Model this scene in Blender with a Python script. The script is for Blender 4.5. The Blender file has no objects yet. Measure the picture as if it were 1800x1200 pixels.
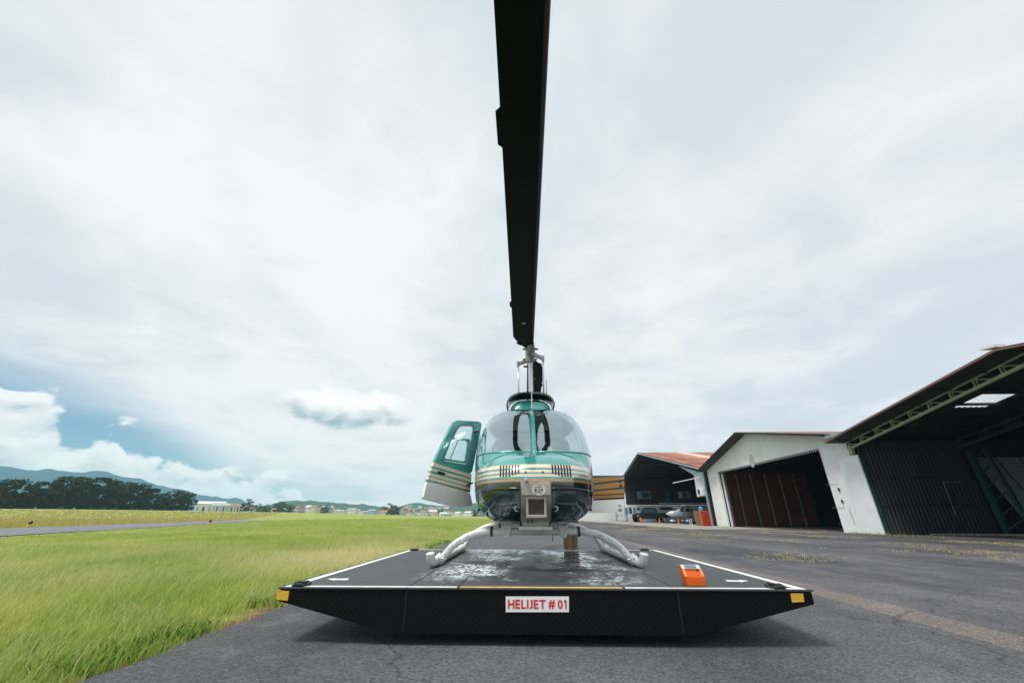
import bpy, bmesh, math, random
import numpy as np
from mathutils import Vector, Matrix, noise as mnoise
from mathutils.bvhtree import BVHTree
R = math.radians
rng = np.random.default_rng(7)
random.seed(7)
sc = bpy.context.scene
C = sc.collection

# ---------------------------------------------------------------- camera
CAMZ = 0.75
PITCH, YAW, FPX = R(23.98), R(1.746), 690.0
cam_d = bpy.data.cameras.new('camera')
cam_d.sensor_width = 36.0
cam_d.lens = FPX / 1800 * 36
cam_d.clip_start = 0.05
cam_d.clip_end = 30000
cam = bpy.data.objects.new('camera', cam_d)
C.objects.link(cam)
cam.location = (0, 0, CAMZ)
cam.rotation_euler = (math.pi / 2 + PITCH, 0, YAW)
sc.camera = cam

# pixel of the 1800 x 1200 photograph -> direction; the depth comes from the surface it meets
_Rm = np.array(cam.rotation_euler.to_matrix())
def ray(u, v):
    return _Rm @ np.array([(u - 900) / FPX, (600 - v) / FPX, -1.0])
def onX(u, v, X):
    d = ray(u, v); t = X / d[0]; return Vector((X, d[1] * t, CAMZ + d[2] * t))
def onY(u, v, Y):
    d = ray(u, v); t = Y / d[1]; return Vector((d[0] * t, Y, CAMZ + d[2] * t))
def onZ(u, v, Z):
    d = ray(u, v); t = (Z - CAMZ) / d[2]; return Vector((d[0] * t, d[1] * t, Z))
def onPlane(u, v, p, n):
    d = Vector(ray(u, v)); o = Vector((0, 0, CAMZ)); t = (p - o).dot(n) / d.dot(n); return o + d * t
def azel(u, v):
    d = ray(u, v); return math.atan2(d[0], d[1]), math.atan2(d[2], math.hypot(d[0], d[1]))

# ---------------------------------------------------------------- sky, sun, exposure
SUN_EL, SUN_AZ = R(62), R(-132)       # azimuth from +Y, negative = left; high, a little to the left
w = bpy.data.worlds.new('World'); sc.world = w; w.use_nodes = True
nt = w.node_tree; nt.nodes.clear()
def N(t, tree=None, **k):
    n = (tree or nt).nodes.new(t)
    for a, b in k.items(): setattr(n, a, b)
    return n
def L(a, b, tree=None): (tree or nt).links.new(a, b)
def M(op, a, b=None, c=None, clamp=False):
    n = N('ShaderNodeMath', operation=op, use_clamp=clamp)
    for i, x in enumerate((a, b, c)):
        if x is None: continue
        if isinstance(x, (int, float)): n.inputs[i].default_value = x
        else: L(x, n.inputs[i])
    return n.outputs[0]
def SS(x, lo, hi):
    n = N('ShaderNodeMapRange', interpolation_type='SMOOTHSTEP')
    L(x, n.inputs[0]); n.inputs[1].default_value = lo; n.inputs[2].default_value = hi
    return n.outputs[0]
def mixc(f, a, b):
    n = N('ShaderNodeMix', data_type='RGBA')
    if isinstance(f, (int, float)): n.inputs[0].default_value = f
    else: L(f, n.inputs[0])
    for s, x in ((6, a), (7, b)):
        if isinstance(x, tuple): n.inputs[s].default_value = (*x, 1)
        else: L(x, n.inputs[s])
    return n.outputs[2]
def curve(x, pts):
    n = N('ShaderNodeFloatCurve'); c = n.mapping.curves[0]
    for i, p in enumerate(pts):
        if i < 2: c.points[i].location = p
        else: c.points.new(*p)
    n.mapping.update(); L(x, n.inputs['Value']); return n.outputs[0]
def comb(x, y, z):
    n = N('ShaderNodeCombineXYZ')
    for i, q in enumerate((x, y, z)):
        if isinstance(q, (int, float)): n.inputs[i].default_value = q
        else: L(q, n.inputs[i])
    return n.outputs[0]
def NZ(vec, scale, detail=4, rough=.5, dist=0.0):
    n = N('ShaderNodeTexNoise'); L(vec, n.inputs['Vector'])
    n.inputs['Scale'].default_value = scale; n.inputs['Detail'].default_value = detail
    n.inputs['Roughness'].default_value = rough; n.inputs['Distortion'].default_value = dist
    return n.outputs[0]
sky = N('ShaderNodeTexSky', sky_type='NISHITA', sun_disc=False)
sky.sun_elevation = SUN_EL; sky.sun_rotation = SUN_AZ % (2 * math.pi)
sky.air_density = 1.0; sky.dust_density = 0.6; sky.ozone_density = 2.5
tc = N('ShaderNodeTexCoord')
sep = N('ShaderNodeSeparateXYZ'); L(tc.outputs['Generated'], sep.inputs[0])
dx, dy, dz = sep.outputs
AZ = M('ARCTAN2', dx, dy); EL = M('ARCSINE', M('MAXIMUM', M('MINIMUM', dz, 1.0), -1.0))
azn = M('MULTIPLY_ADD', AZ, 1 / R(90), 1.0, clamp=True)       # 0 = 90 deg left, 1 = straight ahead
eln = M('MULTIPLY', EL, 1 / R(45))
def A_(u, v):
    a, e = azel(u, v); return (a / R(90) + 1, e / R(45))
# high layer of altostratus, seen in perspective
inv = M('DIVIDE', 1.0, M('ADD', M('MAXIMUM', dz, 0.0), 0.16))
pl = comb(M('MULTIPLY', dx, inv), M('MULTIPLY', dy, inv), 0.0)
rot = N('ShaderNodeMapping'); L(pl, rot.inputs[0]); rot.inputs['Rotation'].default_value = (0, 0, R(24)); rot.inputs['Scale'].default_value = (1.0, .5, 1)
n1 = NZ(rot.outputs[0], .95, 5, .5, .55)
n2 = NZ(pl, 2.6, 6, .55, .35)
dk = M('ADD', M('MULTIPLY', n1, .64), M('MULTIPLY', n2, .36))
dks = SS(dk, .39, .59)
deckcol = mixc(dks, (6.3, 6.95, 7.4), (8.45, 8.68, 8.88))
edge = curve(azn, [(0, A_(0, 640)[1]), A_(0, 650), A_(130, 682), A_(300, 768), A_(410, 836), A_(490, 885), A_(560, 930), (1, -.09)])
wob = M('MULTIPLY', M('SUBTRACT', NZ(comb(M('MULTIPLY', AZ, 3.0), M('MULTIPLY', EL, 12.0), 0), 1.6, 4), .5), .10)
df = SS(M('SUBTRACT', M('ADD', eln, wob), edge), -.065, .085)
bluesky = N('ShaderNodeMix', data_type='RGBA', blend_type='MULTIPLY'); bluesky.inputs[0].default_value = 1
L(sky.outputs[0], bluesky.inputs[6]); bluesky.inputs[7].default_value = (.36, .70, .86, 1)
cov = M('MULTIPLY_ADD', df, .82, .15)
base = mixc(cov, bluesky.outputs[2], deckcol)
# cumulus bank low on the left
cp = comb(M('MULTIPLY', AZ, 1.0), M('MULTIPLY', EL, 1.5), 0.3)
cp2 = comb(M('MULTIPLY', AZ, 1.0), M('ADD', M('MULTIPLY', EL, 1.5), .022), 0.3)
b1 = NZ(cp, 13, 6, .52, .25); b2 = NZ(cp2, 13, 6, .52, .25)
ctop = curve(azn, [(0, A_(0, 690)[1]), A_(0, 702), A_(55, 698), A_(100, 702), A_(135, 752), A_(165, 778), A_(215, 772), A_(260, 800), A_(310, 826), A_(385, 820), A_(440, 824), A_(505, 858), A_(560, 900), (1, -.08)])
m = M('SUBTRACT', M('ADD', ctop, M('MULTIPLY', M('SUBTRACT', b1, .5), .27)), eln)
cm = M('MULTIPLY', SS(m, -.002, .022), SS(NZ(cp, 6.5, 3), .16, .36))
depth = SS(m, .0, .19)
lit = M('ADD', M('MULTIPLY', M('SUBTRACT', b1, b2), 2.6), M('MULTIPLY_ADD', depth, -.42, .88), clamp=True)
cucol = mixc(lit, (4.5, 5.3, 5.9), (9.2, 9.25, 9.3))
s1 = mixc(M('MULTIPLY', cm, .93), base, cucol)
# a few detached small cumulus at the middle left
def puff(col, u, v, ru, rv, strength, hi, lo, seed):
    a0, e0 = azel(u, v); da = abs(azel(u + ru, v)[0] - a0); de = abs(azel(u, v + rv)[1] - e0)
    q = comb(AZ, M('MULTIPLY', EL, 1.7), seed)
    nn = NZ(q, 16, 5, .5, .3)
    X = M('DIVIDE', M('SUBTRACT', AZ, a0), da); Y = M('DIVIDE', M('SUBTRACT', EL, e0), de)
    r2 = M('SQRT', M('ADD', M('MULTIPLY', X, X), M('MULTIPLY', Y, Y)))
    f = M('MULTIPLY', SS(M('ADD', r2, M('MULTIPLY', M('SUBTRACT', nn, .5), 1.2)), 1.0, .55), strength)
    t = SS(M('ADD', Y, M('MULTIPLY', M('SUBTRACT', nn, .5), 1.5)), -.75, .45)
    return mixc(f, col, mixc(t, lo, hi))
s1 = puff(s1, 606, 718, 118, 42, .95, (10.2, 10.1, 10.0), (2.9, 4.1, 4.9), 4.1)
s1 = puff(s1, 668, 762, 72, 19, .6, (8.2, 8.4, 8.6), (6.3, 6.9, 7.3), 8.7)
s1 = puff(s1, 786, 374, 60, 34, .35, (8.9, 9.0, 9.2), (7.6, 8.0, 8.3), 2.2)
s1 = puff(s1, 118, 628, 85, 16, .45, (7.6, 8.0, 8.3), (5.7, 6.3, 6.8), 6.2)
bg = N('ShaderNodeBackground'); bg.inputs['Strength'].default_value = 0.091
L(s1, bg.inputs[0])
wo = N('ShaderNodeOutputWorld'); L(bg.outputs[0], wo.inputs[0])

sun_d = bpy.data.lights.new('sun', 'SUN'); sun_d.energy = 2.4; sun_d.angle = R(16); sun_d.color = (1, .96, .88)
sun = bpy.data.objects.new('sun', sun_d); C.objects.link(sun)
sdir = Vector((math.sin(SUN_AZ) * math.cos(SUN_EL), math.cos(SUN_AZ) * math.cos(SUN_EL), math.sin(SUN_EL)))
sun.rotation_euler = sdir.to_track_quat('Z', 'Y').to_euler()
sun.location = (0, 0, 40)

sc.view_settings.view_transform = 'Standard'; sc.view_settings.look = 'None'
sc.view_settings.exposure = 0.3; sc.view_settings.gamma = 1.0; sc.view_settings.use_curve_mapping = False
sc.render.engine = 'CYCLES'
cy = sc.cycles
cy.use_denoising = True
cy.max_bounces = 8; cy.transparent_max_bounces = 16; cy.volume_bounces = 2; cy.diffuse_bounces = 3; cy.glossy_bounces = 4
cy.sample_clamp_indirect = 6

# ---------------------------------------------------------------- materials
def mat(name, col, rough=.6, metal=0.0, var=0.0, vscale=4.0, bump=0.0, bscale=40.0, coat=0.0, spec=.5, col2=None, obj_rand=0.0, coords='Object', detail=6):
    m = bpy.data.materials.new(name); m.use_nodes = True
    t = m.node_tree; p = t.nodes['Principled BSDF']
    p.inputs['Base Color'].default_value = (*col, 1); p.inputs['Roughness'].default_value = rough
    p.inputs['Metallic'].default_value = metal; p.inputs['Specular IOR Level'].default_value = spec
    p.inputs['Coat Weight'].default_value = coat; p.inputs['Coat Roughness'].default_value = .03; p.inputs['Coat IOR'].default_value = 1.9
    tcn = t.nodes.new('ShaderNodeTexCoord')
    src = None
    if var or col2:
        n = t.nodes.new('ShaderNodeTexNoise'); n.inputs['Scale'].default_value = vscale; n.inputs['Detail'].default_value = detail; n.inputs['Roughness'].default_value = .6
        t.links.new(tcn.outputs[coords], n.inputs['Vector'])
        rp = t.nodes.new('ShaderNodeMapRange'); rp.inputs[1].default_value = .33; rp.inputs[2].default_value = .67
        t.links.new(n.outputs[0], rp.inputs[0])
        mx = t.nodes.new('ShaderNodeMix'); mx.data_type = 'RGBA'
        c2 = col2 or tuple(x * (1 - var) for x in col)
        c1 = col if col2 else tuple(min(1, x * (1 + var)) for x in col)
        mx.inputs[6].default_value = (*c1, 1); mx.inputs[7].default_value = (*c2, 1)
        t.links.new(rp.outputs[0], mx.inputs[0]); src = mx.outputs[2]
    if obj_rand:
        oi = t.nodes.new('ShaderNodeObjectInfo')
        hs = t.nodes.new('ShaderNodeHueSaturation')
        mr = t.nodes.new('ShaderNodeMapRange'); mr.inputs[3].default_value = 1 - obj_rand; mr.inputs[4].default_value = 1 + obj_rand
        t.links.new(oi.outputs['Random'], mr.inputs[0]); t.links.new(mr.outputs[0], hs.inputs['Value'])
        if src: t.links.new(src, hs.inputs['Color'])
        else: hs.inputs['Color'].default_value = (*col, 1)
        src = hs.outputs[0]
    if src: t.links.new(src, p.inputs['Base Color'])
    if bump:
        n = t.nodes.new('ShaderNodeTexNoise'); n.inputs['Scale'].default_value = bscale; n.inputs['Detail'].default_value = 5
        t.links.new(tcn.outputs[coords], n.inputs['Vector'])
        b = t.nodes.new('ShaderNodeBump'); b.inputs['Strength'].default_value = bump; b.inputs['Distance'].default_value = .02
        t.links.new(n.outputs[0], b.inputs['Height']); t.links.new(b.outputs[0], p.inputs['Normal'])
    return m

def glass(name, tint, base, rough=0.0):
    m = bpy.data.materials.new(name); m.use_nodes = True; t = m.node_tree; t.nodes.clear()
    tr = t.nodes.new('ShaderNodeBsdfTransparent'); tr.inputs[0].default_value = (*tint, 1)
    gl = t.nodes.new('ShaderNodeBsdfGlossy'); gl.inputs['Roughness'].default_value = rough; gl.inputs[0].default_value = (.84, .965, 1, 1)
    fr = t.nodes.new('ShaderNodeFresnel'); fr.inputs[0].default_value = 1.5
    ge = t.nodes.new('ShaderNodeNewGeometry'); io = t.nodes.new('ShaderNodeMapRange'); io.inputs[3].default_value = 1.5; io.inputs[4].default_value = 1 / 1.5
    t.links.new(ge.outputs['Backfacing'], io.inputs[0]); t.links.new(io.outputs[0], fr.inputs[0])
    mr = t.nodes.new('ShaderNodeMapRange'); mr.inputs[3].default_value = base
    t.links.new(fr.outputs[0], mr.inputs[0])
    mx = t.nodes.new('ShaderNodeMixShader'); t.links.new(mr.outputs[0], mx.inputs[0])
    t.links.new(tr.outputs[0], mx.inputs[1]); t.links.new(gl.outputs[0], mx.inputs[2])
    o = t.nodes.new('ShaderNodeOutputMaterial'); t.links.new(mx.outputs[0], o.inputs[0])
    return m

# ---------------------------------------------------------------- mesh helpers (world coordinates)
class MB:
    def __init__(s): s.v = []; s.f = []; s.m = []
    def add(s, vs, fs, mi=0):
        o = len(s.v); s.v += [tuple(x) for x in vs]
        s.f += [tuple(i + o for i in f) for f in fs]; s.m += [mi] * len(fs); return s
    def box(s, c, d, rot=None, mi=0):
        c = Vector(c); q = []
        for z in (-.5, .5):
            for x, y in ((-.5, -.5), (.5, -.5), (.5, .5), (-.5, .5)):
                p = Vector((x * d[0], y * d[1], z * d[2]))
                if rot is not None: p = rot @ p
                q.append(c + p)
        return s.add(q, [(3, 2, 1, 0), (4, 5, 6, 7), (0, 1, 5, 4), (1, 2, 6, 5), (2, 3, 7, 6), (3, 0, 4, 7)], mi)
    def bar(s, a, b, wd, ht=None, mi=0, up=(0, 0, 1)):
        a, b = Vector(a), Vector(b); d = b - a; ln = d.length; d.normalize()
        x = d.cross(Vector(up));
        if x.length < 1e-4: x = Vector((1, 0, 0))
        x.normalize(); z = x.cross(d)
        rm = Matrix((x, d, z)).transposed()
        return s.box((a + b) / 2, (wd, ln, ht or wd), rm, mi)
    def tube(s, pts, r, seg=12, mi=0, cap=True, rz=None):
        pts = [Vector(p) for p in pts]; n = len(pts); rs = r if isinstance(r, (list, tuple)) else [r] * n
        ref = None; rings = []
        for i, p in enumerate(pts):
            t = (pts[min(i + 1, n - 1)] - pts[max(i - 1, 0)]).normalized()
            if ref is None:
                ref = t.cross(Vector((0, 0, 1)))
                if ref.length < .05: ref = t.cross(Vector((0, 1, 0)))
            ref = (ref - t * ref.dot(t)).normalized(); b = t.cross(ref)
            rings.append([p + (ref * math.cos(a) + b * math.sin(a)) * rs[i] for a in (2 * math.pi * k / seg for k in range(seg))])
        vs = [q for g in rings for q in g]
        fs = [(i * seg + k, i * seg + (k + 1) % seg, (i + 1) * seg + (k + 1) % seg, (i + 1) * seg + k) for i in range(n - 1) for k in range(seg)]
        if cap: fs += [tuple(range(seg))[::-1], tuple((n - 1) * seg + k for k in range(seg))]
        return s.add(vs, fs, mi)
    def prism(s, poly, off, mi=0):
        poly = [Vector(p) for p in poly]; off = Vector(off); n = len(poly)
        vs = poly + [p + off for p in poly]
        fs = [tuple(range(n))[::-1], tuple(range(n, 2 * n))] + [(i, (i + 1) % n, n + (i + 1) % n, n + i) for i in range(n)]
        return s.add(vs, fs, mi)
    def ring(s, outer, inner, off, mi=0):          # frame between two loops with equal count, extruded
        n = len(outer); off = Vector(off)
        o = [Vector(p) for p in outer]; i_ = [Vector(p) for p in inner]
        vs = o + i_ + [p + off for p in o] + [p + off for p in i_]
        fs = []
        for k in range(n):
            j = (k + 1) % n
            fs += [(k, j, n + j, n + k), (2 * n + k, 3 * n + k, 3 * n + j, 2 * n + j), (k, 2 * n + k, 2 * n + j, j), (n + k, n + j, 3 * n + j, 3 * n + k)]
        return s.add(vs, fs, mi)
    def grid(s, rows, mi=0, closed=False):
        n = len(rows[0]); vs = [p for r in rows for p in r]; fs = []
        for i in range(len(rows) - 1):
            for k in range(n if closed else n - 1):
                j = (k + 1) % n; fs.append((i * n + k, i * n + j, (i + 1) * n + j, (i + 1) * n + k))
        return s.add(vs, fs, mi)
    def lathe(s, prof, o=(0, 0, 0), seg=20, mi=0, rm=None):   # prof (r, z)
        o = Vector(o); rows = []
        for r, z in prof:
            row = []
            for k in range(seg):
                a = 2 * math.pi * k / seg; p = Vector((r * math.cos(a), r * math.sin(a), z))
                row.append(o + (rm @ p if rm is not None else p))
            rows.append(row)
        return s.grid(rows, mi, True)
    def build(s, name, mats, parent=None, smooth=False, bevel=0.0, kind=None, label=None):
        me = bpy.data.meshes.new(name)
        off = Vector((0, 0, 0)); p = parent
        while p is not None: off += p.location; p = p.parent
        me.from_pydata([Vector(v) - off for v in s.v], [], s.f); me.update()
        for mm in (mats if isinstance(mats, (list, tuple)) else [mats]): me.materials.append(mm)
        if any(s.m): me.polygons.foreach_set('material_index', s.m)
        bm = bmesh.new(); bm.from_mesh(me); bmesh.ops.recalc_face_normals(bm, faces=bm.faces); bm.to_mesh(me); bm.free()
        if smooth: me.shade_smooth(); 
        if smooth == 'auto': me.set_sharp_from_angle(angle=R(38))
        o = bpy.data.objects.new(name, me); C.objects.link(o)
        if parent: o.parent = parent
        if bevel:
            bv = o.modifiers.new('bevel', 'BEVEL'); bv.width = bevel; bv.segments = 2; bv.limit_method = 'ANGLE'
        if kind: o['kind'] = kind
        if label: o['label'] = label
        return o
def thing(name, label, cat, loc=(0, 0, 0), group=None):
    o = bpy.data.objects.new(name, None); C.objects.link(o); o.location = loc; o.empty_display_size = .3
    o['label'] = label; o['category'] = cat
    if group: o['group'] = group
    return o
def tag(o, label, cat, group=None):
    o['label'] = label; o['category'] = cat
    if group: o['group'] = group
    return o
def share(o, parent, loc, name=None):
    c = o.copy(); C.objects.link(c); c.parent = parent; c.location = loc
    return c
def crom(keys, x):                     # Catmull-Rom through rows (x, a, b, ...)
    ks = keys
    if x <= ks[0][0]: return ks[0][1:]
    if x >= ks[-1][0]: return ks[-1][1:]
    i = max(j for j in range(len(ks) - 1) if ks[j][0] <= x)
    a = ks[i]; b = ks[i + 1]; p = ks[i - 1] if i else None; q = ks[i + 2] if i + 2 < len(ks) else None
    h = b[0] - a[0]; t = (x - a[0]) / h; out = []
    for k in range(1, len(a)):
        d = (b[k] - a[k]) / h
        ma = d if p is None else (b[k] - p[k]) / (b[0] - p[0])
        mb = d if q is None else (q[k] - a[k]) / (q[0] - a[0])
        out.append((2*t**3-3*t**2+1)*a[k] + (t**3-2*t*t+t)*h*ma + (-2*t**3+3*t*t)*b[k] + (t**3-t*t)*h*mb)
    return out
def lerpt(tab, x):
    return float(np.interp(x, [t[0] for t in tab], [t[1] for t in tab]))
def fbm(x, y, z=0.0, o=4): return mnoise.fractal(Vector((x, y, z)), 1.0, 2.0, o)

# ---------------------------------------------------------------- terrain
RISE = [(-90, .0105), (-50, .0105), (-43, .0100), (-36, .0085), (-28, .0065), (-20, .0035), (-12, .001), (-6, 0), (90, 0)]
def terrain(x, y):
    r = math.hypot(x, y)
    if r < 105: return 0.0
    az = math.degrees(math.atan2(x, y)); e = lerpt(RISE, az)
    if e <= 0: return 0.0
    t = min(1, (r - 105) / 90); s = t * t * (3 - 2 * t)
    return s * (CAMZ * min(1, e / .003) + e * r)

def ground_mat():
    m = bpy.data.materials.new('field_soil_and_grass'); m.use_nodes = True; t = m.node_tree; p = t.nodes['Principled BSDF']
    p.inputs['Roughness'].default_value = .95; p.inputs['Specular IOR Level'].default_value = .15
    g = t.nodes.new('ShaderNodeNewGeometry')
    def nz(s, d=6):
        n = t.nodes.new('ShaderNodeTexNoise'); n.inputs['Scale'].default_value = s; n.inputs['Detail'].default_value = d; n.inputs['Roughness'].default_value = .62
        t.links.new(g.outputs['Position'], n.inputs['Vector']); return n.outputs[0]
    def rm(x, a, b):
        r = t.nodes.new('ShaderNodeMapRange'); t.links.new(x, r.inputs[0]); r.inputs[1].default_value = a; r.inputs[2].default_value = b; return r.outputs[0]
    def mx(f, a, b):
        n = t.nodes.new('ShaderNodeMix'); n.data_type = 'RGBA'; t.links.new(f, n.inputs[0])
        for s, q in ((6, a), (7, b)):
            if isinstance(q, tuple): n.inputs[s].default_value = (*q, 1)
            else: t.links.new(q, n.inputs[s])
        return n.outputs[2]
    c = mx(rm(nz(.12), .35, .65), (.28, .32, .075), (.37, .36, .115))
    c = mx(rm(nz(1.6), .42, .7), c, (.23, .29, .065))
    sx = t.nodes.new('ShaderNodeSeparateXYZ'); t.links.new(g.outputs['Position'], sx.inputs[0])
    a = t.nodes.new('ShaderNodeMath'); a.operation = 'MULTIPLY_ADD'; t.links.new(nz(2.2, 4), a.inputs[0]); a.inputs[1].default_value = 1.1; t.links.new(sx.outputs[0], a.inputs[2])
    c = mx(rm(a.outputs[0], -2.02, -1.72), c, (.17, .095, .06))       # bare reddish earth along the asphalt edge
    t.links.new(c, p.inputs['Base Color'])
    b = t.nodes.new('ShaderNodeBump'); b.inputs['Strength'].default_value = .6; b.inputs['Distance'].default_value = .05
    t.links.new(nz(9), b.inputs['Height']); t.links.new(b.outputs[0], p.inputs['Normal'])
    return m
def make_ground():
    rr = [0, 2, 4, 7, 12, 20, 30, 45, 55, 65, 75, 85, 95, 105, 115, 125, 135, 145, 155, 165, 175, 185, 200, 225, 260, 350, 500, 700, 1000, 1500, 2000, 2530]
    na = 120; mb = MB(); rows = []
    for r in rr[1:]:
        row = []
        for k in range(na):
            a = -math.pi + 2 * math.pi * k / na; x = r * math.sin(a); y = r * math.cos(a)
            row.append((x, y, terrain(x, y) if r < 900 else terrain(x * 900 / r, y * 900 / r)))
        rows.append(row)
    mb.grid(rows, 0, True); mb.add(rows[0], [tuple(range(na))])
    return mb.build('ground', ground_mat(), kind='structure', smooth=True)
make_ground()

def asphalt(name, base, dark, red=False):
    m = bpy.data.materials.new(name); m.use_nodes = True; t = m.node_tree; p = t.nodes['Principled BSDF']
    p.inputs['Roughness'].default_value = .82; p.inputs['Specular IOR Level'].default_value = .35
    g = t.nodes.new('ShaderNodeNewGeometry')
    def nz(s, d=5, sc_=(1, 1, 1), rough=.6):
        mp = t.nodes.new('ShaderNodeMapping'); mp.inputs['Scale'].default_value = sc_; t.links.new(g.outputs['Position'], mp.inputs[0])
        n = t.nodes.new('ShaderNodeTexNoise'); n.inputs['Scale'].default_value = s; n.inputs['Detail'].default_value = d; n.inputs['Roughness'].default_value = rough
        t.links.new(mp.outputs[0], n.inputs['Vector']); return n.outputs[0]
    def rm(x, a, b, c=0., d=1.):
        r = t.nodes.new('ShaderNodeMapRange'); t.links.new(x, r.inputs[0])
        for i, q in enumerate((a, b, c, d)): r.inputs[i + 1].default_value = q
        return r.outputs[0]
    def mx(f, a, b):
        n = t.nodes.new('ShaderNodeMix'); n.data_type = 'RGBA'; t.links.new(f, n.inputs[0])
        for s, q in ((6, a), (7, b)):
            if isinstance(q, tuple): n.inputs[s].default_value = (*q, 1)
            else: t.links.new(q, n.inputs[s])
        return n.outputs[2]
    c = mx(rm(nz(.45, 6, (1, .35, 1)), .41, .61), base, dark)
    c = mx(rm(nz(2.3, 5), .5, .72, 0, .6), c, tuple(x * 1.35 for x in base))
    v = t.nodes.new('ShaderNodeTexVoronoi'); v.inputs['Scale'].default_value = 95; t.links.new(g.outputs['Position'], v.inputs['Vector'])
    sepc = t.nodes.new('ShaderNodeSeparateColor'); t.links.new(v.outputs['Color'], sepc.inputs[0])
    st = rm(sepc.outputs[0], 0, 1, .55, 1.5)
    vm = t.nodes.new('ShaderNodeVectorMath'); vm.operation = 'SCALE'; t.links.new(c, vm.inputs[0]); t.links.new(st, vm.inputs['Scale'])
    cc = vm.outputs[0]
    # thin wandering cracks
    wv = t.nodes.new('ShaderNodeTexVoronoi'); wv.feature = 'DISTANCE_TO_EDGE'; wv.inputs['Scale'].default_value = .33
    nd = t.nodes.new('ShaderNodeTexNoise'); nd.inputs['Scale'].default_value = 1.5; nd.inputs['Detail'].default_value = 5
    t.links.new(g.outputs['Position'], nd.inputs['Vector'])
    va = t.nodes.new('ShaderNodeVectorMath'); va.operation = 'MULTIPLY_ADD'; t.links.new(nd.outputs[1], va.inputs[0]); va.inputs[1].default_value = (.9, .9, 0); t.links.new(g.outputs['Position'], va.inputs[2])
    t.links.new(va.outputs[0], wv.inputs['Vector'])
    cr = rm(wv.outputs['Distance'], .0, .006, .62, 0)
    cc = mx(cr, cc, (.02, .02, .02))
    t.links.new(cc, p.inputs['Base Color'])
    b = t.nodes.new('ShaderNodeBump'); b.inputs['Strength'].default_value = .8; b.inputs['Distance'].default_value = .006
    t.links.new(v.outputs['Distance'], b.inputs['Height']); t.links.new(b.outputs[0], p.inputs['Normal'])
    return m
M_tax = asphalt('grey_asphalt', (.104, .106, .112), (.076, .077, .082))
M_apr = asphalt('old_dark_asphalt', (.115, .111, .120), (.048, .046, .052))
M_red = asphalt('reddish_seal_strip', (.165, .141, .133), (.147, .126, .118))
M_road = asphalt('far_road_asphalt', (.20, .20, .23), (.15, .15, .175))
def edge_l(y): return -2.10 - .02 * y + .07 * fbm(y * .9, 3.3) + .05 * fbm(y * 3.1, 8.1) + .03 * fbm(y * 9, 2.)
def strip(name, m, fl, fr, y0, y1, z, n, pw=1.0, zf=None):
    mb = MB(); rows = []
    for i in range(n + 1):
        y = y0 + (y1 - y0) * (i / n) ** pw; a = fl(y); b = fr(y)
        rows.append([(a, y, z), (b, y, z)])
    mb.grid(rows)
    lo = [Vector(r[0]) for r in rows]; mb.grid([lo, [Vector((p.x - .02, p.y, -.01)) for p in lo]])
    return mb.build(name, m, kind='structure')
strip('taxiway', M_tax, edge_l, lambda y: 3.02, -6, 420, .018, 900, 2.2)
strip('seam_strip', M_red, lambda y: 2.93 + .02 * fbm(y * 1.7, 5.), lambda y: 3.30 + .03 * fbm(y * 1.3, 9.), -6, 420, .022, 700, 2.2)
strip('apron', M_apr, lambda y: 3.26, lambda y: 80, -12, 160, .016, 40)

# ---------------------------------------------------------------- landing platform (trolley)
PX = 0.095            # centre line of platform and helicopter
PT = CAMZ - .426      # top of the platform
M_black = mat('black_paint', (.012, .013, .015), .45, bump=.25, bscale=60, var=.2)
def tread_mat():
    m = mat('black_tread_plate', (.003, .0034, .004), .55, spec=.17)
    t = m.node_tree; p = t.nodes['Principled BSDF']; tcn = t.nodes.new('ShaderNodeTexCoord')
    mp = t.nodes.new('ShaderNodeMapping'); mp.inputs['Rotation'].default_value = (0, R(45), 0); mp.inputs['Scale'].default_value = (38, 38, 38)
    t.links.new(tcn.outputs['Object'], mp.inputs[0])
    ck = t.nodes.new('ShaderNodeTexVoronoi'); ck.inputs['Scale'].default_value = 1; ck.inputs['Randomness'].default_value = 0.1; t.links.new(mp.outputs[0], ck.inputs['Vector'])
    b = t.nodes.new('ShaderNodeBump'); b.inputs['Strength'].default_value = .6; b.inputs['Distance'].default_value = .004; b.invert = True
    t.links.new(ck.outputs['Distance'], b.inputs['Height']); t.links.new(b.outputs[0], p.inputs['Normal'])
    return m
M_tread = tread_mat()
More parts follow.
